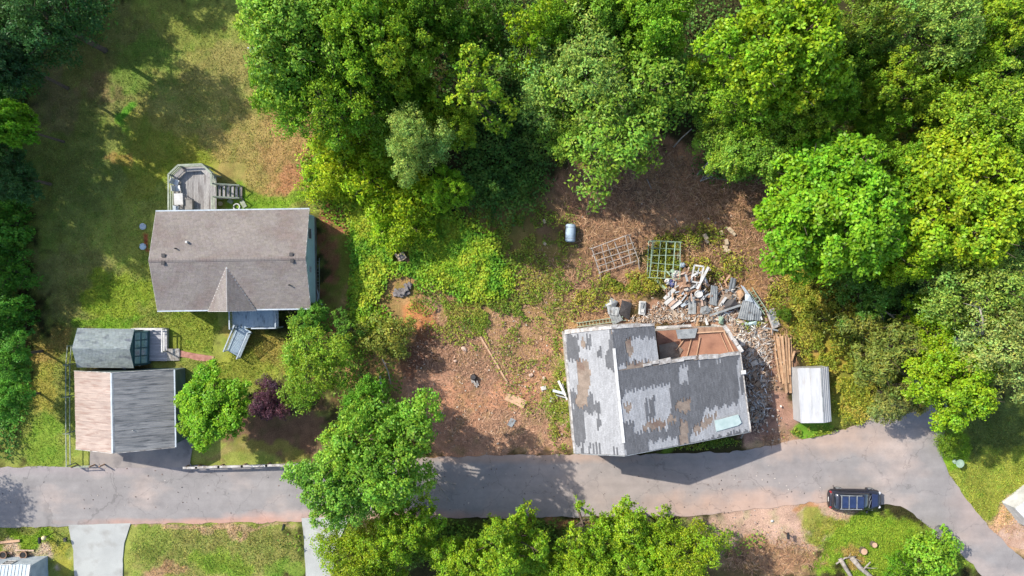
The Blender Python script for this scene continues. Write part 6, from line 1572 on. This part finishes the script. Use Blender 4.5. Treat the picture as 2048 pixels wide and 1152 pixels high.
# the dark car
def car():
    M_paint = material("black_car_paint", (.012, .011, .016), (.016, .014, .018), rough=.22, bump=0, fine_amt=.02, spec=.7)
    M_carglass = material("car_glass", (.012, .014, .02), (.014, .016, .024), rough=.08, bump=0, fine_amt=.02, spec=.9)
    M_solar = material("blue_roof_glass", (.012, .022, .06), (.02, .032, .08), rough=.12, bump=0, fine_amt=.05, spec=.8)
    M_lamp = material("lamp_lens", C(230, 230, 235), C(200, 200, 205), rough=.1, bump=0, spec=.8)
    M_red = material("tail_lens", (.2, .02, .02), (.25, .02, .02), rough=.2)
    g = empty("parked_car", (*P(1711, 1000, .9).xy, .03), math.radians(-1.0), "black station-wagon style car with roof bars and blue-tinted roof glass on the lane edge", "car")
    def loft(secs, name, mat, par, n=20, zpow=2.6):
        """secs: (x, half width, z low, z high)"""
        rings = []
        for x, w, z0, z1 in secs:
            zc = (z0 + z1) / 2; hh = (z1 - z0) / 2; r = []
            for k in range(n):
                a = 2 * math.pi * k / n; c, s_ = math.cos(a), math.sin(a)
                r.append((x, w * math.copysign(abs(c) ** (2 / 3.4), c), zc + hh * math.copysign(abs(s_) ** (2 / zpow), s_)))
            rings.append(r)
        mb = MB(); vs_ = [p for r in rings for p in r]; fs = []
        for i in range(len(rings) - 1):
            for k in range(n): fs.append((i * n + k, i * n + (k + 1) % n, (i + 1) * n + (k + 1) % n, (i + 1) * n + k))
        fs.append(tuple(reversed(range(n)))); fs.append(tuple((len(rings) - 1) * n + k for k in range(n)))
        mb._add(vs_, fs); return mb.build(name, mat, par, smooth=True)
    body = loft([(-2.36, .55, .35, .80), (-2.30, .78, .28, .98), (-2.1, .90, .22, 1.04), (-1.5, .935, .2, 1.06), (0, .94, .2, 1.04), (1.0, .93, .2, 1.02), (1.7, .91, .2, .96), (2.1, .84, .24, .88), (2.3, .66, .3, .78), (2.37, .45, .36, .68)], "body", M_paint, g)
    loft([(-2.22, .62, .9, 1.1), (-2.0, .72, .9, 1.45), (-1.75, .74, .9, 1.60), (-1.0, .75, .9, 1.68), (0, .75, .9, 1.69), (.45, .73, .9, 1.64), (.95, .71, .9, 1.32), (1.35, .66, .88, 1.03)], "cabin_glass", M_carglass, g, zpow=3.4)
    r = MB(); r.box(-1.85, -.66, 1.665, .42, .66, 1.70); r.build("roof", M_paint, g, bevel=.03)
    for x0, x1 in ((-1.55, -.98), (-.92, -.3), (-.22, .36)):
        MB().box(x0, -.5, 1.703, x1, .5, 1.715).build("roof_glass", M_solar, g)
    for x in (-1.62, -.95, -.26): MB().bar((x, -.6, 1.76), (x, .6, 1.76), .06, .04).build("roof_bar", M_greymetal, g)
    for y in (-.6, .6): MB().bar((-1.75, y, 1.76), (.2, y, 1.76), .05, .05).build("roof_rail", M_greymetal, g)
    MB().slab([(.98, -.62, 1.345), (.98, .62, 1.345), (1.34, .56, 1.07), (1.34, -.56, 1.07)], .02).build("dashboard_reflection", M_greymetal, g) if False else None
    MB().bar((1.02, -.55, 1.30), (1.30, .1, 1.10), .03, .02).build("wiper", M_greymetal, g); MB().bar((1.02, .1, 1.30), (1.30, .55, 1.10), .03, .02).build("wiper", M_greymetal, g)
    hd = MB(); hd.slab([(1.42, -.62, 1.018), (1.42, .62, 1.018), (1.98, .52, .935), (1.98, -.52, .935)], .03); hd.build("bonnet", material("dark_blue_bonnet", (.014, .02, .055), (.018, .025, .06), rough=.18, bump=0, fine_amt=.02, spec=.8), g, bevel=.02)
    for y in (-1, 1):
        m = MB(); m.cbox((.95, y * 1.02, 1.05), (.16, .2, .14)); m.build("side_mirror", M_paint, g, bevel=.03)
        MB().cbox((2.2, y * .6, .72), (.2, .26, .14), rz=y * -.5).build("headlight", M_lamp, g, bevel=.03)
        MB().cbox((-2.24, y * .68, .86), (.16, .2, .24), rz=y * .4).build("tail_light", M_red, g, bevel=.03)
    MB().box(-2.37, -.2, .62, -2.33, .2, .76).build("number_plate", M_white, g)
    MB().cbox((-2.2, 0.05, 1.0), (.18, .34, .05)).build("rear_lettering", M_white, g) if False else None
    for x in (-1.42, 1.45):
        for y in (-1, 1):
            t_ = MB().tube([(x, y * .72, .33), (x, y * .95, .33)], .34, 20).build("wheel", M_black, g)
            MB().tube([(x, y * .90, .33), (x, y * .96, .33)], .2, 14).build("rim", M_greymetal, t_)
            MB().cbox((x, y * .94, .62), (.5, .06, .06)).build("wheel_arch", M_greymetal, g, bevel=.02)
    MB().bar((-2.3, .1, .99), (-2.12, .12, 1.06), .3, .02).build("rear_screen_glare", M_white, g) if False else None
car()

# small things along the lower edge
t = empty("yard_lamp", (*P(110, 1064).xy, 0), 0, "lamp post with a pale yellow globe beside the left driveway", "lamp post")
MB().tube([(0, 0, -.1), (0, 0, 1.5)], .04, 8).build("post", M_black, t)
MB().ball((0, 0, 1.68), .2, 14, 8).build("globe", material("cream_globe", C(240, 220, 170), C(235, 214, 160), rough=.4, bump=0, fine_amt=.02), t, smooth=True)
t = empty("mailbox", (*P(94, 1073).xy, 0), 0, "black mailbox on a post left of the globe lamp", "mailbox")
MB().bar((0, 0, -.1), (0, 0, 1.0), .09, .09).build("post", M_oldwood, t)
mb = MB(); mb.tube([(0, -.27, 1.12), (0, .27, 1.12)], .11, 10); mb.cbox((0, 0, 1.06), (.22, .54, .12)); mb.build("box", M_black, t)
item(MB().box(-.14, -.2, 0, .14, .2, .12), "lamp_shadow_box", 131, 1079, -.03, .1, M_vent, "small dark box standing in for the shadow of the globe lamp", "cover", bevel=.02)  # dark box in place of the lamp's shadow on the grass
board(-20, 1087, 40, 1081, .2, .1, .1, M_ply, "pale landscape timber lying in the lower left grass", "timber", "timber", .16)
board(30, 1100, 68, 1101, .12, .08, .08, MP, "thin pale edging board above the metal-roofed house", "edging_board", "board", .08)
board(-20, 1107, 24, 1105, .12, .08, .08, MP, "thin pale edging board at the left edge above the metal-roofed house", "edging_board", "board", .08)
for x, lab in ((12, "dark planter wheel at the left edge above the metal-roofed house"), (52, "dark planter with a small wheel, right one above the metal-roofed house")):
    t = empty("wheel_planter", (*P(x, 1107).xy, 0), .3, lab, "planter")
    MB().tube([(0, 0, 0), (0, 0, .4)], [.22, .3], 12).build("tub", M_black, t)
    rr = MB(); rr.tube([(math.cos(k * .449) * .32, math.sin(k * .449) * .32, .42) for k in range(15)], .05, 6, False); rr.build("rim", M_oldwood, t)
    MB().bar((.2, 0, .3), (.65, -.15, .2), .05, .05).build("handle", M_oldwood, t)
t = empty("mailbox", (*P(1568, 1064).xy, 0), .1, "dark mailbox on a post at the gravel below the lane", "mailbox")
MB().bar((0, 0, -.1), (0, 0, 1.0), .09, .09).build("post", M_oldwood, t); mb = MB(); mb.tube([(0, -.27, 1.12), (0, .27, 1.12)], .11, 10); mb.cbox((0, 0, 1.06), (.22, .54, .12)); mb.build("box", M_black, t)
crumple(1544, 1042, .05, .14, .12, .12, W_, "stone", "small white stone on the gravel left of the dark mailbox", "stone", 77)
item(MB().box(-.06, -.3, 0, .06, .3, .06), "stake", 566, 1054, .02, -.3, M_black, "short dark stake lying at the grass edge above the second driveway", "stake")
t = empty("birdbath", (*P(1917, 926, .6).xy, 0), 0, "pale grey-green birdbath at the edge of the right lawn", "birdbath")
MB().tube([(0, 0, -.05), (0, 0, .08), (0, 0, .12), (0, 0, .7)], [.22, .2, .08, .08], 12).build("pedestal", M_greenpale, t); MB().tube([(0, 0, .7), (0, 0, .8), (0, 0, .86)], [.1, .32, .38], 16).build("bowl", M_greenpale, t)
t = empty("boulder", (*P(1876, 1068).xy, 0), 0, "dark grey boulder in the fork of the lanes", "boulder")
mb = MB(); mb.ball((0, 0, .2), .7, 12, 8); rg = random.Random(3); mb.v = [(x * .8 * rg.uniform(.85, 1.1), y * 1.3 * rg.uniform(.85, 1.1), z * rg.uniform(.7, .9)) for x, y, z in mb.v]; mb.build("stone", material("grey_boulder", C(132, 132, 134), C(90, 90, 94), scale=2, fine=12, fine_amt=.3), t)
def right_building():
    g = empty("white_roofed_outbuilding", (*P(2068, 1014, 1.5).xy, 0), math.radians(38), "corner of a white-roofed outbuilding at the right edge", "outbuilding")
    MB().box(-1.5, -1.2, -.1, 1.5, 1.2, 2.19).build("wall", M_white, g)
    roof_panels((-1.65, -1.35, 2.2), (1.65, -1.35, 2.2), (1.65, 0, 2.7), (-1.65, 0, 2.7), M_whitemetal, g, .8, 1); roof_panels((1.65, 1.35, 2.2), (-1.65, 1.35, 2.2), (-1.65, 0, 2.7), (1.65, 0, 2.7), M_whitemetal, g, .8, 1)
right_building()
# metal frame half under the big tree at the top of the lawn
t = empty("swing_frame", (*P(520, 103, 1.6).xy, 0), math.radians(-12), "pale metal swing frame poking out from under the big tree", "swing frame")
for x in (-.9, .9):
    for y in (-.6, .6): MB().tube([(x, y, -.1), (x * .9, 0, 1.95)], .04, 6).build("leg", M_bluerail, t)
MB().tube([(-1, 0, 2.0), (1, 0, 2.0)], .05, 6).build("top_bar", M_bluerail, t)
for y in (-.3, .3): MB().bar((-.8, y, 1.2), (.8, y, 1.2), .05, .05).build("crossbar", M_bluerail, t)
for y, px in ((0, 0),): MB().bar((-.4, 0, .6), (.4, 0, .6), .3, .05).build("seat", M_bluerail, t)
